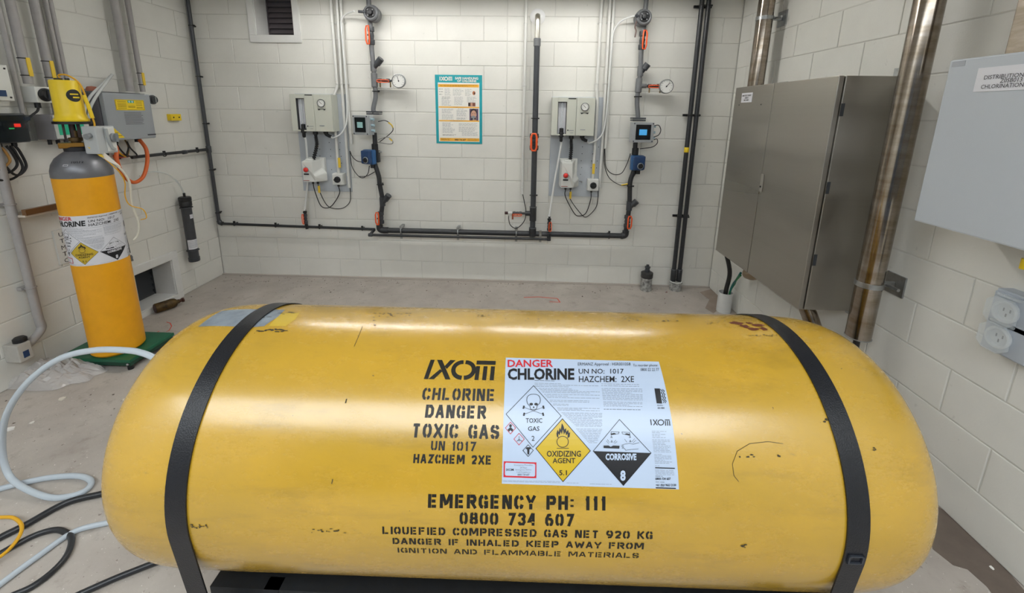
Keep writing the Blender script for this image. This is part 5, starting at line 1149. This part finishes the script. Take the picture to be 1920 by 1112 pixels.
pe.rect(LCDT, L_+Wd*.42, tz-hz_*.30, L_+Wd*.64, tz-hz_*.08, 2); pe.disc(LABW, L_+Wd*.48, tz-hz_*.19, .007, h=3, n=10); pe.disc(LABW, L_+Wd*.58, tz-hz_*.19, .007, h=3, n=10)
for (u0_, u1_, v0_, v1_, n_) in ((.07,.36,.2,.8,5), (.70,.92,.2,.5,3), (.42,.66,.62,.72,2), (.70,.92,.7,.8,2)):
    for i in range(n_): v_ = v0_+(v1_-v0_)*i/max(n_-1, 1); pe.line(RUSTY, [(L_+Wd*u0_, tz-hz_*v_), (L_+Wd*u1_, tz-hz_*v_)], .0022, 2)
a, c = EU(231, 211), EU(271, 232)
for i in range(9): z_ = a[1]-(a[1]-c[1])*i/8; pe.line(PVCG, [(a[0]+.004, z_), (c[0]-random.uniform(0, .02), z_)], .004, 1)
pt_ = Print(); pt_.poly(YEL, [EU(211,238), EU(234,258), EU(213,260)], 1); pe.line(INK, [EU(216,249), EU(222,249)], .003, 2); pe.line(INK, [EU(216,254), EU(229,254.5)], .003, 2); pe.rect(PVCD, *EU(277,254), *EU(292,250.5), 1)
pt_.lay(onF(LF, ed), .0006, en, {'yellow_plastic': 'warning_triangle'})
pe.lay(onF(LF, ed), .0006, en, {'yellow_plastic': 'warning_label', 'black_ink': 'black_print', 'mid_grey_pvc': 'small_print'})
for i, dx in enumerate((.02, .10, .13, .155, .31)): MB(LF).cyl((ea0+dx,ez0-.03,.06), (ea0+dx,ez0,.06), .014 if i in (0, 4) else .009, 12).build('cable_gland', BLACKP, en)
ob = tube_thing(LF, [(ea0+.02,ez0-.02,.10)]+[Y(*p) for p in ((217,275,.12),(219,300,.14),(231,328,.15),(250,342,.15),(268,332,.14),(276,305,.12),(274,280,.10))]+[(ea0+.31,ez0-.01,.08)], .0125, ORHOSE, 'orange_hose', 'thick orange hose looping under the grey enclosure', 'hose', seg=12)
for i, (dx, M, lab) in enumerate(((.10, mc, 'left black cable drooping under the grey enclosure'), (.125, mat('yellow_cable','e0a820',.45), 'yellow cable drooping under the grey enclosure'), (.15, mc, 'right black cable drooping under the grey enclosure'), (.23, mc, 'far black cable drooping under the grey enclosure'))):
    tube_thing(LF, [(ea0+dx,ez0-.02,.06),(ea0+dx+.01,ez0-.07,.07),(ea0+dx+.05,ez0-.115-.004*i,.07),(ea0+.215,ez0-.12,.06),(ea0+.235,ez0-.06,.06),(ea0+.225,ez0-.0,.05)], .005, M, 'cable', lab, 'cable')
q = Y(234, 293, .05); qz = T('cable_reel_tag', 'small orange plastic fitting behind the orange hose', 'fitting', LF, q); MB(LF).box((q[0]-.05,q[1]-.012,.01), (q[0]+.045,q[1]+.014,.04), .004).build('body', mat('red_orange_plastic','c94a2c',.4), qz); MB(LF).box((q[0]-.03,q[1]-.02,.01), (q[0]-.01,q[1]-.012,.03)).build('clip', BLACKP, qz)
rr_ = Y(290.6, 187, .10); rd = T('rotary_switch', 'round black rotary switch at right edge of the grey enclosure', 'switch', LF, rr_)
MB(LF).box((rr_[0]-.055,rr_[1]-.045,0), (rr_[0]+.035,rr_[1]+.045,.075), .004).build('box', WHITEP, rd); MB(LF).lathe((rr_[0],rr_[1],.075), (0,0,1), [(0,0),(.034,0),(.034,.012),(.029,.014),(.026,.026),(0,.026)], 24).build('dial', PVCD, rd); MB(LF).box((rr_[0]-.004,rr_[1]-.022,.1), (rr_[0]+.004,rr_[1]+.022,.108)).build('grip', GALV, rd)
q = Y(172, 164, .05); bb = T('beacon', 'small reddish round fitting behind the clear tubes', 'fitting', LF, q); MB(LF).lathe((q[0],q[1]-.03,.05), (0,1,0), [(.02,0),(.03,.005),(.032,.02),(.024,.035),(0,.04)], 16).build('body', mat('terracotta_plastic', 'b06a52', .45), bb); MB(LF).box((q[0]-.01,q[1]-.03,0), (q[0]+.01,q[1]-.01,.05)).build('bracket', GALV, bb)
q0, q1 = Y(321, 214, .04), Y(342, 226, .04)
yb_ = T('yellow_bracket', 'small yellow bracket with two screws on the left wall', 'bracket', LF, ((q0[0]+q1[0])/2, q1[1], .02))
MB(LF).box((q0[0],q1[1],.0), (q1[0],q0[1],.035), .002).build('body', YEL, yb_)
for f_ in (.25, .78): MB(LF).cyl((q0[0]+(q1[0]-q0[0])*f_,(q0[1]+q1[1])/2,.034), (q0[0]+(q1[0]-q0[0])*f_,(q0[1]+q1[1])/2,.037), .006, 10).build('screw', INK, yb_)
# restraint bracket, handwriting strip, hanging rod
q0, q1 = Y(45.6, 393, .12), Y(112, 380, .12)
rb = T('cylinder_bracket', 'brown wall bracket with yellow label left of the gas cylinder', 'bracket', LF, (q0[0], q0[1], .05))
zz = (Y(60, 402, .12)[1], Y(60, 391, .12)[1])
MB(LF).box((q0[0],zz[0],.10), (q0[0]+.42,zz[1],.125)).build('front_bar', mat('brown_bar', '7a5a3c', .4, .3), rb); MB(LF).box((q0[0],zz[0]-.012,.0), (q0[0]+.42,zz[0],.115)).build('shelf', mat('pale_bar', 'c8beb0', .5), rb); MB(LF).box((q0[0]+.19,zz[0]+.003,.125), (q0[0]+.28,zz[1]-.002,.127)).build('yellow_label', YEL, rb)
q0, q1 = Y(106, 432, .012), Y(119, 495, .012)
hs = T('label_strip', 'white strip with handwritten letters beside the gas cylinder', 'label', LF, q1)
MB(LF).box((q0[0]-.02,q1[1],0), (q0[0]+.05,q0[1],.012)).build('strip', CONDW, hs)
ps = Print()
for i, ch in enumerate(('U', 'T', 'M', 'T', 'C')): ps.text(INK, ch, q0[0]+.005, q0[1]-.045-.043*i, q0[0]+.03, q0[1]-.018-.043*i)
ps.lay(onF(LF, .0122), .0003, hs, {'black_ink': 'handwriting'})
tube_thing(LF, [Y(*p) for p in ((214,330,.05),(222,380,.03),(236,440,.02),(244,474,.02))], .003, mc, 'hanging_cord', 'thin dark cord hanging behind the gas cylinder', 'cord')
q = Y(246, 482, .02); pl_ = MB(LF).lathe((q[0],q[1]-.03,.02), (0,1,0), [(0,0),(.010,0),(.008,.02),(.010,.03),(.005,.045),(0,.046)], 10).build('cord_plug', PVCG); tag(pl_, 'small plug at the end of the hanging cord', 'plug')
# black canister
q0 = Y(345, 386, .06); q1 = Y(364, 488, .06); ka = (Y(347, 386, .06)[0]+Y(364, 486, .06)[0])/2
kn = T('filter_canister', 'black filter canister clamped upright on the left wall', 'canister', LF, (ka, q1[1], .06))
zt, zb = Y(346, 368, .06)[1], Y(364, 489, .06)[1]; h_ = zt-zb
MB(LF).lathe((ka,zb,.065), (0,1,0), [(0,0),(.040,0),(.042,.006),(.042,.035),(.038,.037),(.038,h_-.09),(.0,h_-.09)], 28).build('body', PVCD, kn)
MB(LF).lathe((ka,zt-.085,.065), (0,1,0), [(.038,0),(.045,.004),(.045,.04),(.042,.044),(.046,.048),(.046,.075),(.04,.082),(.0,.082)], 28).build('cap', BLACKP, kn)
MB(LF).cyl((ka,zt-.005,.065), (ka,zt+.03,.065), .009, 12).build('nipple', BLACKP, kn)
for zz_ in (zt-.095, zb+.10): MB(LF).ring((ka,zz_,.065), (0,1,0), .043, .005, 28).box((ka+.04,zz_-.006,.0), (ka+.055,zz_+.006,.07)).build('clamp_band', PVCD, kn)
af = math.atan2(CAM.y-ka, CAM.x+2.707)
for (u0_, u1_, z0_, z1_, M) in ((-.03,.05,zb+.115,zb+.20,LABW2), (.015,.045,zt-.19,zt-.155,LABW2)):
    P = Print(); P.rect(M, u0_, z0_, u1_, z1_)
    for i in range(6 if u1_ > .046 else 0): P.line(GREYINK, [(u0_+.006,z1_-.012-.011*i),(u1_-.01-.004*(i % 3),z1_-.012-.011*i)], .0025, 2)
    P.lay(lambda u, s, h: Vector((-2.707+(.0385+h)*math.cos(af+u/.038), ka+(.0385+h)*math.sin(af+u/.038), s)), .0004, kn, {'aged_white_label': 'paper_label', 'grey_small_print': 'small_print'}, 0, .008)
tube_thing(LF, [(ka,zt+.03,.065)]+[Y(*p) for p in ((340,352,.06),(330,338,.05),(312,326,.04),(285,322,.03),(262,330,.03))], .005, CLEART, 'clear_tube', 'faint clear tube arching from the filter canister', 'tube')
# low junction box and its conduit
j0 = Y(30, 646, .09); j1 = Y(67, 676, .09)
jb = T('junction_box', 'pale grey low junction box with black knob on the left wall', 'junction box', LF, ((j0[0]+j1[0])/2, j1[1], .05))
jz0, jz1 = Y(50, 676, .09)[1], Y(50, 641, .09)[1]
MB(LF).box((j0[0],jz0,0), (j1[0],jz1,.09), .006).build('body', mat('old_pale_grey', 'b9b6b0', .5, var=.12, vscale=20), jb); MB(LF).box((j0[0]+.02,jz0+.02,.09), (j1[0]-.02,jz0+.06,.092)).build('nameplate', BLUED, jb)
MB(LF).lathe((j0[0]+.05,jz1,.05), (0,1,0), [(0,0),(.03,0),(.03,.02),(.022,.028),(0,.03)], 18).build('knob', BLACKP, jb)
cdl = [Y(*p, .06) for p in ((66,637),(76,632),(82,622),(80,606),(66,560),(52,523),(35,446),(20,395))]
xa = cdl[4][0]
cd2 = T('conduit', 'thick grey conduit bending down the wall to the low junction box', 'conduit', LF, cdl[0])
MB(LF).tube(spl([(j1[0]-.01,jz1-.05,.045),(j1[0]+.03,jz1-.03,.05),(xa+.0,jz1+.02,.05),(xa,jz1+.10,.05),(xa,jz1+.4,.05),(xa,1.39,.05)]), .022, 14).build('tube', CONDG, cd2)
for zz_ in (.55, 1.05): MB(LF).ring((xa,zz_,.05), (0,1,0), .024, .003, 16).box((xa-.03,zz_-.008,0), (xa+.03,zz_+.008,.03)).build('conduit_clip', CONDG, cd2)

# ---------------------------------------------------------------- right wall
Z = RT.px
sa0, sa1, sz0, sz1, sd = .665, 1.652, .592, 1.79, .30
cb = T('steel_cabinet', 'tall stainless steel two door cabinet on the right wall', 'cabinet', RT, ((sa0+sa1)/2, sz0, .1))
MB(RT).box((sa0,sz0,.012), (sa1,sz1,sd-.03), .004).build('body', STEEL, cb)
spl_a = (Z(1452, 155, sd)[0]+Z(1403, 500, sd)[0])/2
d1 = MB(RT).box((sa0,sz0,sd-.026), (spl_a-.0025,sz1,sd), .004).build('door', STEEL, cb)
d2 = MB(RT).box((spl_a+.0025,sz0,sd-.026), (sa1-.004,sz1,sd), .004).build('door', STEEL, cb)
hq = Z(1429.5, 326, sd); hq2 = Z(1427.6, 359, sd)
MB(RT).box((spl_a+.012,hq2[1],sd), (spl_a+.036,hq[1],sd+.008), .003).build('handle', mat('pale_handle', 'bdbab2', .3, .8), d2)
MB(RT).cyl((spl_a+.024,hq2[1]+.03,sd+.008), (spl_a+.024,hq2[1]+.03,sd+.011), .006, 12).build('lock', BLACKP, d2)
n0, n1 = Z(1392, 175, sd), Z(1422, 191, sd)
MB(RT).box((n0[0],n1[1],sd), (n0[0]+.135,n0[1],sd+.002)).build('nameplate', LABW2, d1)
P = Print(); w_ = .135; h_ = n0[1]-n1[1]
for i, (s_, k_) in enumerate((('REMOTE PLC CABINET', .84), ('Z0SB014', .34), ('MCC0001', .45))): P.text(INK, s_, n0[0]+w_*(1-k_)/2, n0[1]-h_*(.36+.24*i), n0[0]+w_*(1+k_)/2, n0[1]-h_*(.20+.24*i), 1, .02)
P.lay(onF(RT, sd+.0022), .0002, d1, {'black_ink': 'lettering'})
for x_, y_ in ((1386,197),(1427,196)): q = Z(x_, y_, sd); MB(RT).cyl((q[0],q[1],sd), (q[0],q[1],sd+.002), .004, 8).build('rivet', PVCD, d1)
for zz_, s_ in ((sz1, 1), (sz0, -1)):
    for aa in (sa0+.0, sa1-.06):
        q_ = MB(RT).box((aa,zz_-.03 if s_ > 0 else zz_-.035,0), (aa+.09,zz_+.04 if s_ > 0 else zz_+.03,.008)); q_.cyl((aa+.06,zz_+s_*.015,.008), (aa+.06,zz_+s_*.015,.03), .010, 12); q_.build('mounting_lug', GALV, cb)
for i in range(3): MB(RT).box((sa1,sz0+.25+.38*i,sd-.045), (sa1+.004,sz0+.31+.38*i,sd-.03)).build('hinge', PVCD, cb)

def steel_conduit(a, z0_, z1_, r, c, lab, clamps, end=True):
    t = T('steel_conduit', lab, 'conduit', RT, (a, z0_, c), 'stainless conduits')
    MB(RT).cyl((a,z0_,c), (a,z1_,c), r, 28).build('tube', TUBEST, t)
    if end: MB(RT).ring((a,z0_+.003,c), (0,1,0), r, .003, 28, 6).build('rim', GALV, t)
    for zc_ in clamps:
        MB(RT).lathe((a,zc_-.012,c), (0,1,0), [(r,0),(r+.004,0),(r+.004,.024),(r,.024)], 28).box((a-.006,zc_-.012,.01), (a+.006,zc_+.012,c-r)).box((a-.05,zc_-.05,0), (a+.05,zc_+.05,.008)).cyl((a+.0,zc_,c-r-.02), (a+.075,zc_,c-r-.02), .008, 10).build('pipe_clamp', GALV, t)
    return t
steel_conduit(1.838, .545, H, .052, .125, 'fat stainless conduit standing right of the steel cabinet', (Z(1650, 541, .12)[1],))
steel_conduit((Z(1437, 0, .12)[0]+Z(1421, 158, .12)[0])/2, sz1, H, .052, .125, 'fat stainless conduit rising from the steel cabinet top', (Z(1440, 33, .12)[1],), False)
# tail cable under the fat conduit
tube_thing(RT, [(1.838,.56,.125),(1.838,.50,.125),(1.835,.40,.12),(1.83,.22,.10),(1.83,.01,.10)], .014, mc, 'cable', 'black cable leaving the bottom of the fat stainless conduit', 'cable')
# fittings below the cabinet
se_ = T('steel_elbow', 'stainless bend curving out beneath the steel cabinet', 'conduit', RT, (1.35, sz0, .15))
p_ = [Z(*p) for p in ((1500,568,.20),(1510,580,.19),(1524,600,.16),(1534,625,.12),(1540,660,.10))]
MB(RT).tube(spl([(p_[0][0],sz0+.002,.17),(p_[0][0]+.01,sz0-.04,.17),(p_[0][0]+.05,sz0-.12,.15),(p_[0][0]+.08,sz0-.24,.12),(p_[0][0]+.085,0.005,.10)]), .040, 20).build('bend', TUBEST, se_)
q = Z(1366, 487, .2); g1_ = T('cable_gland', 'short brass coloured outlet under the cabinet left end', 'gland', RT, q); MB(RT).cyl((q[0],sz0-.05,.17), (q[0],sz0,.17), .038, 20).build('ring', mat('bronze_outlet', '9c8a72', .3, .9), g1_)
q = Z(1397, 514, .2); g2_ = T('pipe_elbow', 'short stainless elbow stub under the cabinet doors', 'conduit', RT, q); MB(RT).tube(spl([(q[0]+.10,sz0+.002,.17),(q[0]+.085,sz0-.04,.17),(q[0]+.04,sz0-.075,.17),(q[0]-.02,sz0-.09,.17)]), .040, 20).build('bend', mat('bronze_outlet', '9c8a72', .3, .9), g2_)
g = FL.px(1362, 587, 0)
pv = thing('pipe_stub', 'white upright floor pipe with cables entering near the cabinet', 'pipe', (1.80, -.50, 0))
sx, sy = g[0]-.01, g[1]+.035
m_ = MB(); m_.lathe((sx,sy,0), (0,0,1), [(.055,0),(.055,.17),(.050,.17),(.050,.02),(0,.02)], 28); m_.build('pipe', mat('white_pvc_pipe', 'dadbd9', .4, var=.08, vscale=12), pv)
tube_thing(WD, [(sx,sy,.03),(sx,sy,.18),(sx+.005,sy-.01,.35),(1.947-.17,-sa0-.08 if 0 else sy-.06,sz0-.03)], .017, mc, 'cable', 'thick black cable rising from the white floor pipe', 'cable', seg=12)
for i, (M, lab) in enumerate(((mat('teal_cable','1f6a68',.5),'teal cable curving out of the white floor pipe'),(mat('green_cable','2d7a4a',.5),'green cable curving out of the white floor pipe'))):
    tube_thing(WD, [(sx+.02,sy-.015,.05),(sx+.025,sy-.02,.19),(sx+.02+.01*i,sy-.06,.27),(sx+.0,sy-.13,.33),(sx-.01,sy-.20,.42-.02*i)], .008, M, 'cable', lab, 'cable')

# distribution board
wa0, wz0, wz1, wd = 2.068, 1.192, 1.812, .235
q = Z(1712, 413, wd); q2 = Z(1783, 113, wd); wa0 = (q[0]+q2[0])/2; wz0, wz1 = q[1], q2[1]
wbx = T('distribution_board', 'large pale grey distribution board box at the right edge', 'electrical box', RT, (wa0+.4, wz0, .1))
MB(RT).box((wa0+.012,wz0+.012,.004), (wa0+.90,wz1-.012,wd-.03), .004).build('body', LTBOX, wbx); MB(RT).box((wa0,wz0,wd-.028), (wa0+.915,wz1,wd), .006).build('door', LTBOX, wbx)
n0, n1 = Z(1836, 128, wd), Z(1836, 172, wd)
MB(RT).box((n0[0],n1[1],wd), (n0[0]+.22,n0[1],wd+.002)).build('nameplate', LABW2, wbx)
P = Print()
for s_, x0_, x1_, yy in (('DISTRIBUTION', 1847, 1920, 145.5), ('Z0SB013', 1877, 1918, 151.5), ('CHLORINATION', 1841, 1920, 163)):
    l_ = Z(x0_, yy, wd); r_ = Z(x1_, yy, wd); P.text(INK, s_, l_[0], l_[1]-.0066, r_[0], l_[1]+.0066, 1, .0)
P.lay(onF(RT, wd+.0022), .0002, wbx, {'black_ink': 'lettering'})
q = Z(1787, 117, wd); MB(RT).box((q[0],q[1]-.016,wd), (q[0]+.045,q[1]+.002,wd+.0012)).build('sticker', mat('grey_sticker', 'a9adb4', .5), wbx)
gq = T('cable_gland', 'yellow and black cable gland under the distribution board', 'gland', RT, (wa0+.30, wz0-.08, .12)); 
q = Z(1912, 490, .10)
MB(RT).cyl((q[0]+.022,q[1]+.01,.10), (q[0]+.022,wz0+.01,.10), .010, 14).build('stem', BLACKP, gq); MB(RT).cyl((q[0]+.022,q[1]-.02,.10), (q[0]+.022,q[1]+.015,.10), .016, 14).build('sleeve', YEL, gq)
st3 = T('steel_trunking', 'stainless trunking rising behind the distribution board', 'conduit', RT, (Z(1900, 50, .12)[0], wz1, .1))
q = Z(1884, 96, .12); MB(RT).box((q[0],wz1-.02,.02), (q[0]+.14,H,.12), .004).build('channel', TUBEST, st3)

# twin outlet
o0 = Z(1842, 556, .055); 
ot = T('wall_outlet', 'twin wall outlet with clear round covers at right edge', 'outlet', RT, Z(1885, 640, 0))
oc = [Z(1882, 585, .075), Z(1869, 633, .075)]
oa = (oc[0][0]+oc[1][0])/2
MB(RT).box((oa-.055,oc[1][1]-.065,0), (oa+.085,oc[0][1]+.07,.055), .005).build('mounting_box', mat('cool_grey_plastic', 'b3bac3', .45), ot)
for c_ in oc:
    MB(RT).box((oa-.053,c_[1]-.058,.055), (oa+.083,c_[1]+.06,.062), .002).build('face_plate', mat('cool_grey_plastic', 'b3bac3', .45), ot)
    MB(RT).lathe((oa,c_[1],.062), (0,0,1), [(.030,0),(.036,.0),(.040,.012),(.036,.018),(.030,.016),(.028,.004)], 28).build('socket_rim', mat('outlet_white', 'e3e5e6', .35), ot)
    MB(RT).lathe((oa,c_[1],.0625), (0,0,1), [(0,0),(.028,0),(.028,.003),(0,.003)], 24).build('socket_face', mat('socket_face', '8b9096', .35), ot)
    for dx, dy, rt_ in ((-.010,.006,.4), (.010,.006,-.4), (0,-.012,0)): MB(RT).box((oa+dx-.002,c_[1]+dy-.006,.0655), (oa+dx+.002,c_[1]+dy+.006,.067)).build('pin_slot', INK, ot)
    MB(RT).prism([(oa-.047,c_[1]-.03),(oa-.047,c_[1]+.03),(oa-.025,c_[1]+.05),(oa+.025,c_[1]+.05),(oa+.047,c_[1]+.03),(oa+.047,c_[1]-.03),(oa+.025,c_[1]-.05),(oa-.025,c_[1]-.05)], .080, .092).build('clear_cover', CLEARP, ot)
    MB(RT).cyl((oa-.035,c_[1]+.054,.07), (oa+.035,c_[1]+.054,.07), .006, 10).build('hinge', CLEARP, ot)

# ---------------------------------------------------------------- floor
G = FL.px
# damp stain along the right wall (flat)
def patch(name, pts, M, label, cat, z=.0015, kind=None):
    o_ = MB().prism([(p[0], p[1]) for p in pts], .0003, z).build(name, M); return tag(o_, label, cat)
patch('floor_stain', [G(1758,950),G(1800,975),G(1840,1018),G(1880,1060),G(1935,1125),G(1872,1130),G(1850,1100),G(1814,1068),G(1787,1060),G(1749,1030),G(1742,1000)], STAIN, 'brown damp stain on the floor along the right wall', 'stain')
rm = MB(FL); ps_ = Print(); ps_.line(mat('red_chalk', 'cf5a48', .7), [G(982,558),G(1010,557),G(1045,560)], .012, 1); ps_.line(MATS['red_chalk'], [G(1045,560),G(1050,567),G(1030,566)], .010, 1)
ob = ps_.lay(lambda x, y, h: Vector((x, y, .001+h)), 0, None, {'red_chalk': 'chalk_mark'})[0]; tag(ob, 'faint red chalk line on the floor near the back wall', 'mark')
ps_ = Print(); ps_.line(mat('red_thread', 'd8432c', .6), [G(312,604),G(319,606),G(322,612),G(317,620),G(312,622)], .005, 1); ps_.line(MATS['red_thread'], [G(291,625),G(299,621)], .008, 1)
ob = ps_.lay(lambda x, y, h: Vector((x, y, .001+h)), 0, None, {'red_thread': 'red_thread'})[0]; tag(ob, 'curl of red thread on the floor beyond the green scale', 'thread')
patch('floor_stain', [G(1312,548),G(1334,542),G(1358,556),G(1352,575),G(1338,588),G(1322,578),G(1330,562)], mat('faint_dirt', '9b8d80', .8, var=.25, vscale=12), 'small brown dirt patch in the right rear floor corner', 'stain')
# rusty canister
a_ = G(292, 588); c_ = G(326, 577)
p0 = Vector((a_[0], a_[1], .041)); dd = Vector((c_[0]-a_[0], c_[1]-a_[1], 0)).normalized()
rc = thing('rusty_canister', 'small rusty brass canister lying on the floor by low vent', 'canister', (a_[0], a_[1], 0))
MB().lathe(p0, dd, [(0,0),(.036,0),(.039,.005),(.039,.115),(.034,.135),(.018,.15),(.018,.16),(0,.16)], 24).build('body', RUSTY, rc); MB().lathe(p0+dd*.16, dd, [(.012,0),(.012,.02),(.018,.022),(.018,.034),(0,.034)], 14).build('spout', mat('dark_spout', '4c2a20', .5, .4), rc); MB().lathe(p0-dd*.001, dd, [(0,0),(.033,0),(.033,-.001)], 20).build('end_cap', mat('dark_red_cap2', '3c1712', .5), rc)
# crumpled plastic sheet
bm = bmesh.new(); R_ = random.Random(11); g0_, g1_ = G(150, 700), G(150, 700)
cx_, cy_ = G(140, 690)[:2]; cx_ -= .06; cy_ -= .07; n_ = 30
from mathutils import noise as NZ
vv = []
for i in range(n_+1):
    row = []
    for j in range(n_+1):
        u, v_ = i/n_*2-1, j/n_*2-1; rr = 1+.25*NZ.noise(Vector((u*2, v_*2, 3)))
        x = cx_+u*.27*rr; y = cy_+v_*.15*rr; f_ = max(0, 1-(u*u+v_*v_))
        h_ = f_**.6*(.05+.07*abs(NZ.noise(Vector((u*3, v_*3, 0))))+.045*abs(NZ.noise(Vector((u*8, v_*8, 5)))))+.004+.006*abs(NZ.noise(Vector((u*15, v_*15, 5))))
        row.append(bm.verts.new((x-cx_, y-cy_, h_)) if u*u+v_*v_ < 1.25 else None)
    vv.append(row)
for i in range(n_):
    for j in range(n_):
        q_ = (vv[i][j], vv[i+1][j], vv[i+1][j+1], vv[i][j+1])
        if all(q_): bm.faces.new(q_)
me = bpy.data.meshes.new('plastic_sheet'); bm.to_mesh(me); bm.free(); me.materials.append(SHEET); ob = bpy.data.objects.new('plastic_sheet', me); COL.objects.link(ob); ob.location = (cx_, cy_, 0)
tag(ob, 'crumpled clear plastic sheet on the floor beside green scale', 'plastic sheet')
# debris chips
R_ = random.Random(21); k = 0
for (x, y, sz, c, lab) in ((235,384+366,5,'d8cfc0','pale flake on the floor left of the drum'), (20,805,7,'e2e0dc','white scrap inside the large clear hose loop'), (60,793,4,'dcd8d2','small white scrap inside the clear hose loop'), (118,748,6,'d6d0c4','pale scrap on the floor near the plastic sheet'),
        (338,562,3,'6a5a4c','dark crumb near the low vent'), (1250,548,3,'7a3a30','reddish crumb between the two floor stubs'), (1092,556,3,'5c5048','dark crumb on the floor by the back wall'), (620,548,2.5,'5c5048','dark crumb under the left panel'), (800,545,2.5,'6a5a4c','brown crumb under the poster'), (1860,1066,3,'e8e6e2','white crumb on the brown damp stain')):
    q = G(x, y); s_ = sz*.0028; o_ = MB()
    pts = [(q[0]+s_*math.cos(i*PI/3)*R_.uniform(.6, 1.2), q[1]+s_*math.sin(i*PI/3)*R_.uniform(.6, 1.2)) for i in range(6)]
    o_ = o_.prism(pts, 0, s_*.35).build('debris', mat('debris_'+c, c, .7)); tag(o_, lab, 'debris')
stf = MB()
for i in range(420):
    x = R_.uniform(-2.7, 1.85); y = R_.uniform(-2.1, -.03) if R_.random() < .6 else -abs(R_.gauss(0, .08))-.03
    if abs(x+2.43) < .4 and abs(y+1.4) < .3: continue
    s_ = R_.uniform(.0015, .006); stf.prism([(x+s_*math.cos(k*PI/2+1)*R_.uniform(.6, 1.3), y+s_*math.sin(k*PI/2+1)*R_.uniform(.6, 1.3)) for k in range(4)], 0, s_*.4)
ob = stf.build('grit', mat('floor_grit', '6f645b', .8)); tag(ob, 'scattered grit and crumbs over the concrete floor', 'grit', kind='stuff')

# hoses and cables at the lower left
def pl(x, y, Yp):                                    # point of the upright plane Y = Yp seen at a place
    return BK.px(x, y, -Yp)
def hose(pts, r, M, name, lab, cat, seg=12): return tube_thing(WD, pts, r, M, name, lab, cat, seg=seg, k=8)
def B2W(p): return tuple(BK.W(p))
Q = [B2W(pl(x, y, Yp)) for x, y, Yp in ((300,676,-2.36),(270,663,-2.36),(238,657,-2.36),(174,657,-2.36),(109,674,-2.36),(50,719,-2.36),(12,778,-2.35),(4,838,-2.33))]
Q += [(lambda g: (g[0], g[1], h_))(G(x, y, h_)) for x, y, h_ in ((14,886,.07),(40,912,.03),(89,932,.013),(129,931,.012),(160,920,.012),(171,903,.012),(149,893,.012),(99,895,.012),(45,905,.012),(-20,922,.012))]
hose(Q, .0115, CLEARH, 'clear_hose', 'milky clear hose looping from the drum end to the floor', 'hose')
hose([(lambda g: (g[0], g[1], .011))(G(x, y, .011)) for x, y in ((215,979),(198,981),(139,997),(74,1041),(0,1096),(-40,1130))], .010, CLEARH, 'clear_hose', 'second milky clear hose lying straight at the bottom left', 'hose')
hose([(lambda g: (g[0], g[1], .013))(G(x, y, .013)) for x, y in ((240,915),(191,926),(124,943),(50,983),(0,1008),(-40,1030))], .012, PVCB, 'black_hose', 'black hose running in from the left behind the drum', 'hose')
hose([(lambda g: (g[0], g[1], .011))(G(x, y, .011)) for x, y in ((20,1118),(60,1100),(99,1071),(126,1040),(134,1010),(120,997),(99,994),(60,1006),(0,1038),(-40,1060))], .010, PVCB, 'black_hose', 'black hose bent in a hairpin loop at lower left', 'hose')
hose([(lambda g: (g[0], g[1], .011))(G(x, y, .011)) for x, y in ((330,1040),(278,1060),(215,1085),(154,1112),(120,1128))], .010, PVCB, 'black_hose', 'short black hose emerging under the left end of the drum', 'hose')
hose([(lambda g: (g[0], g[1], .03))(G(x, y, .03)) for x, y in ((-40,972),(0,970),(25,971),(40,984),(38,1002),(22,1025),(0,1044),(-30,1060))], .006, mat('yellow_cable', 'e0a820', .45), 'yellow_cable', 'yellow cable loop at the left edge of the floor', 'cable')
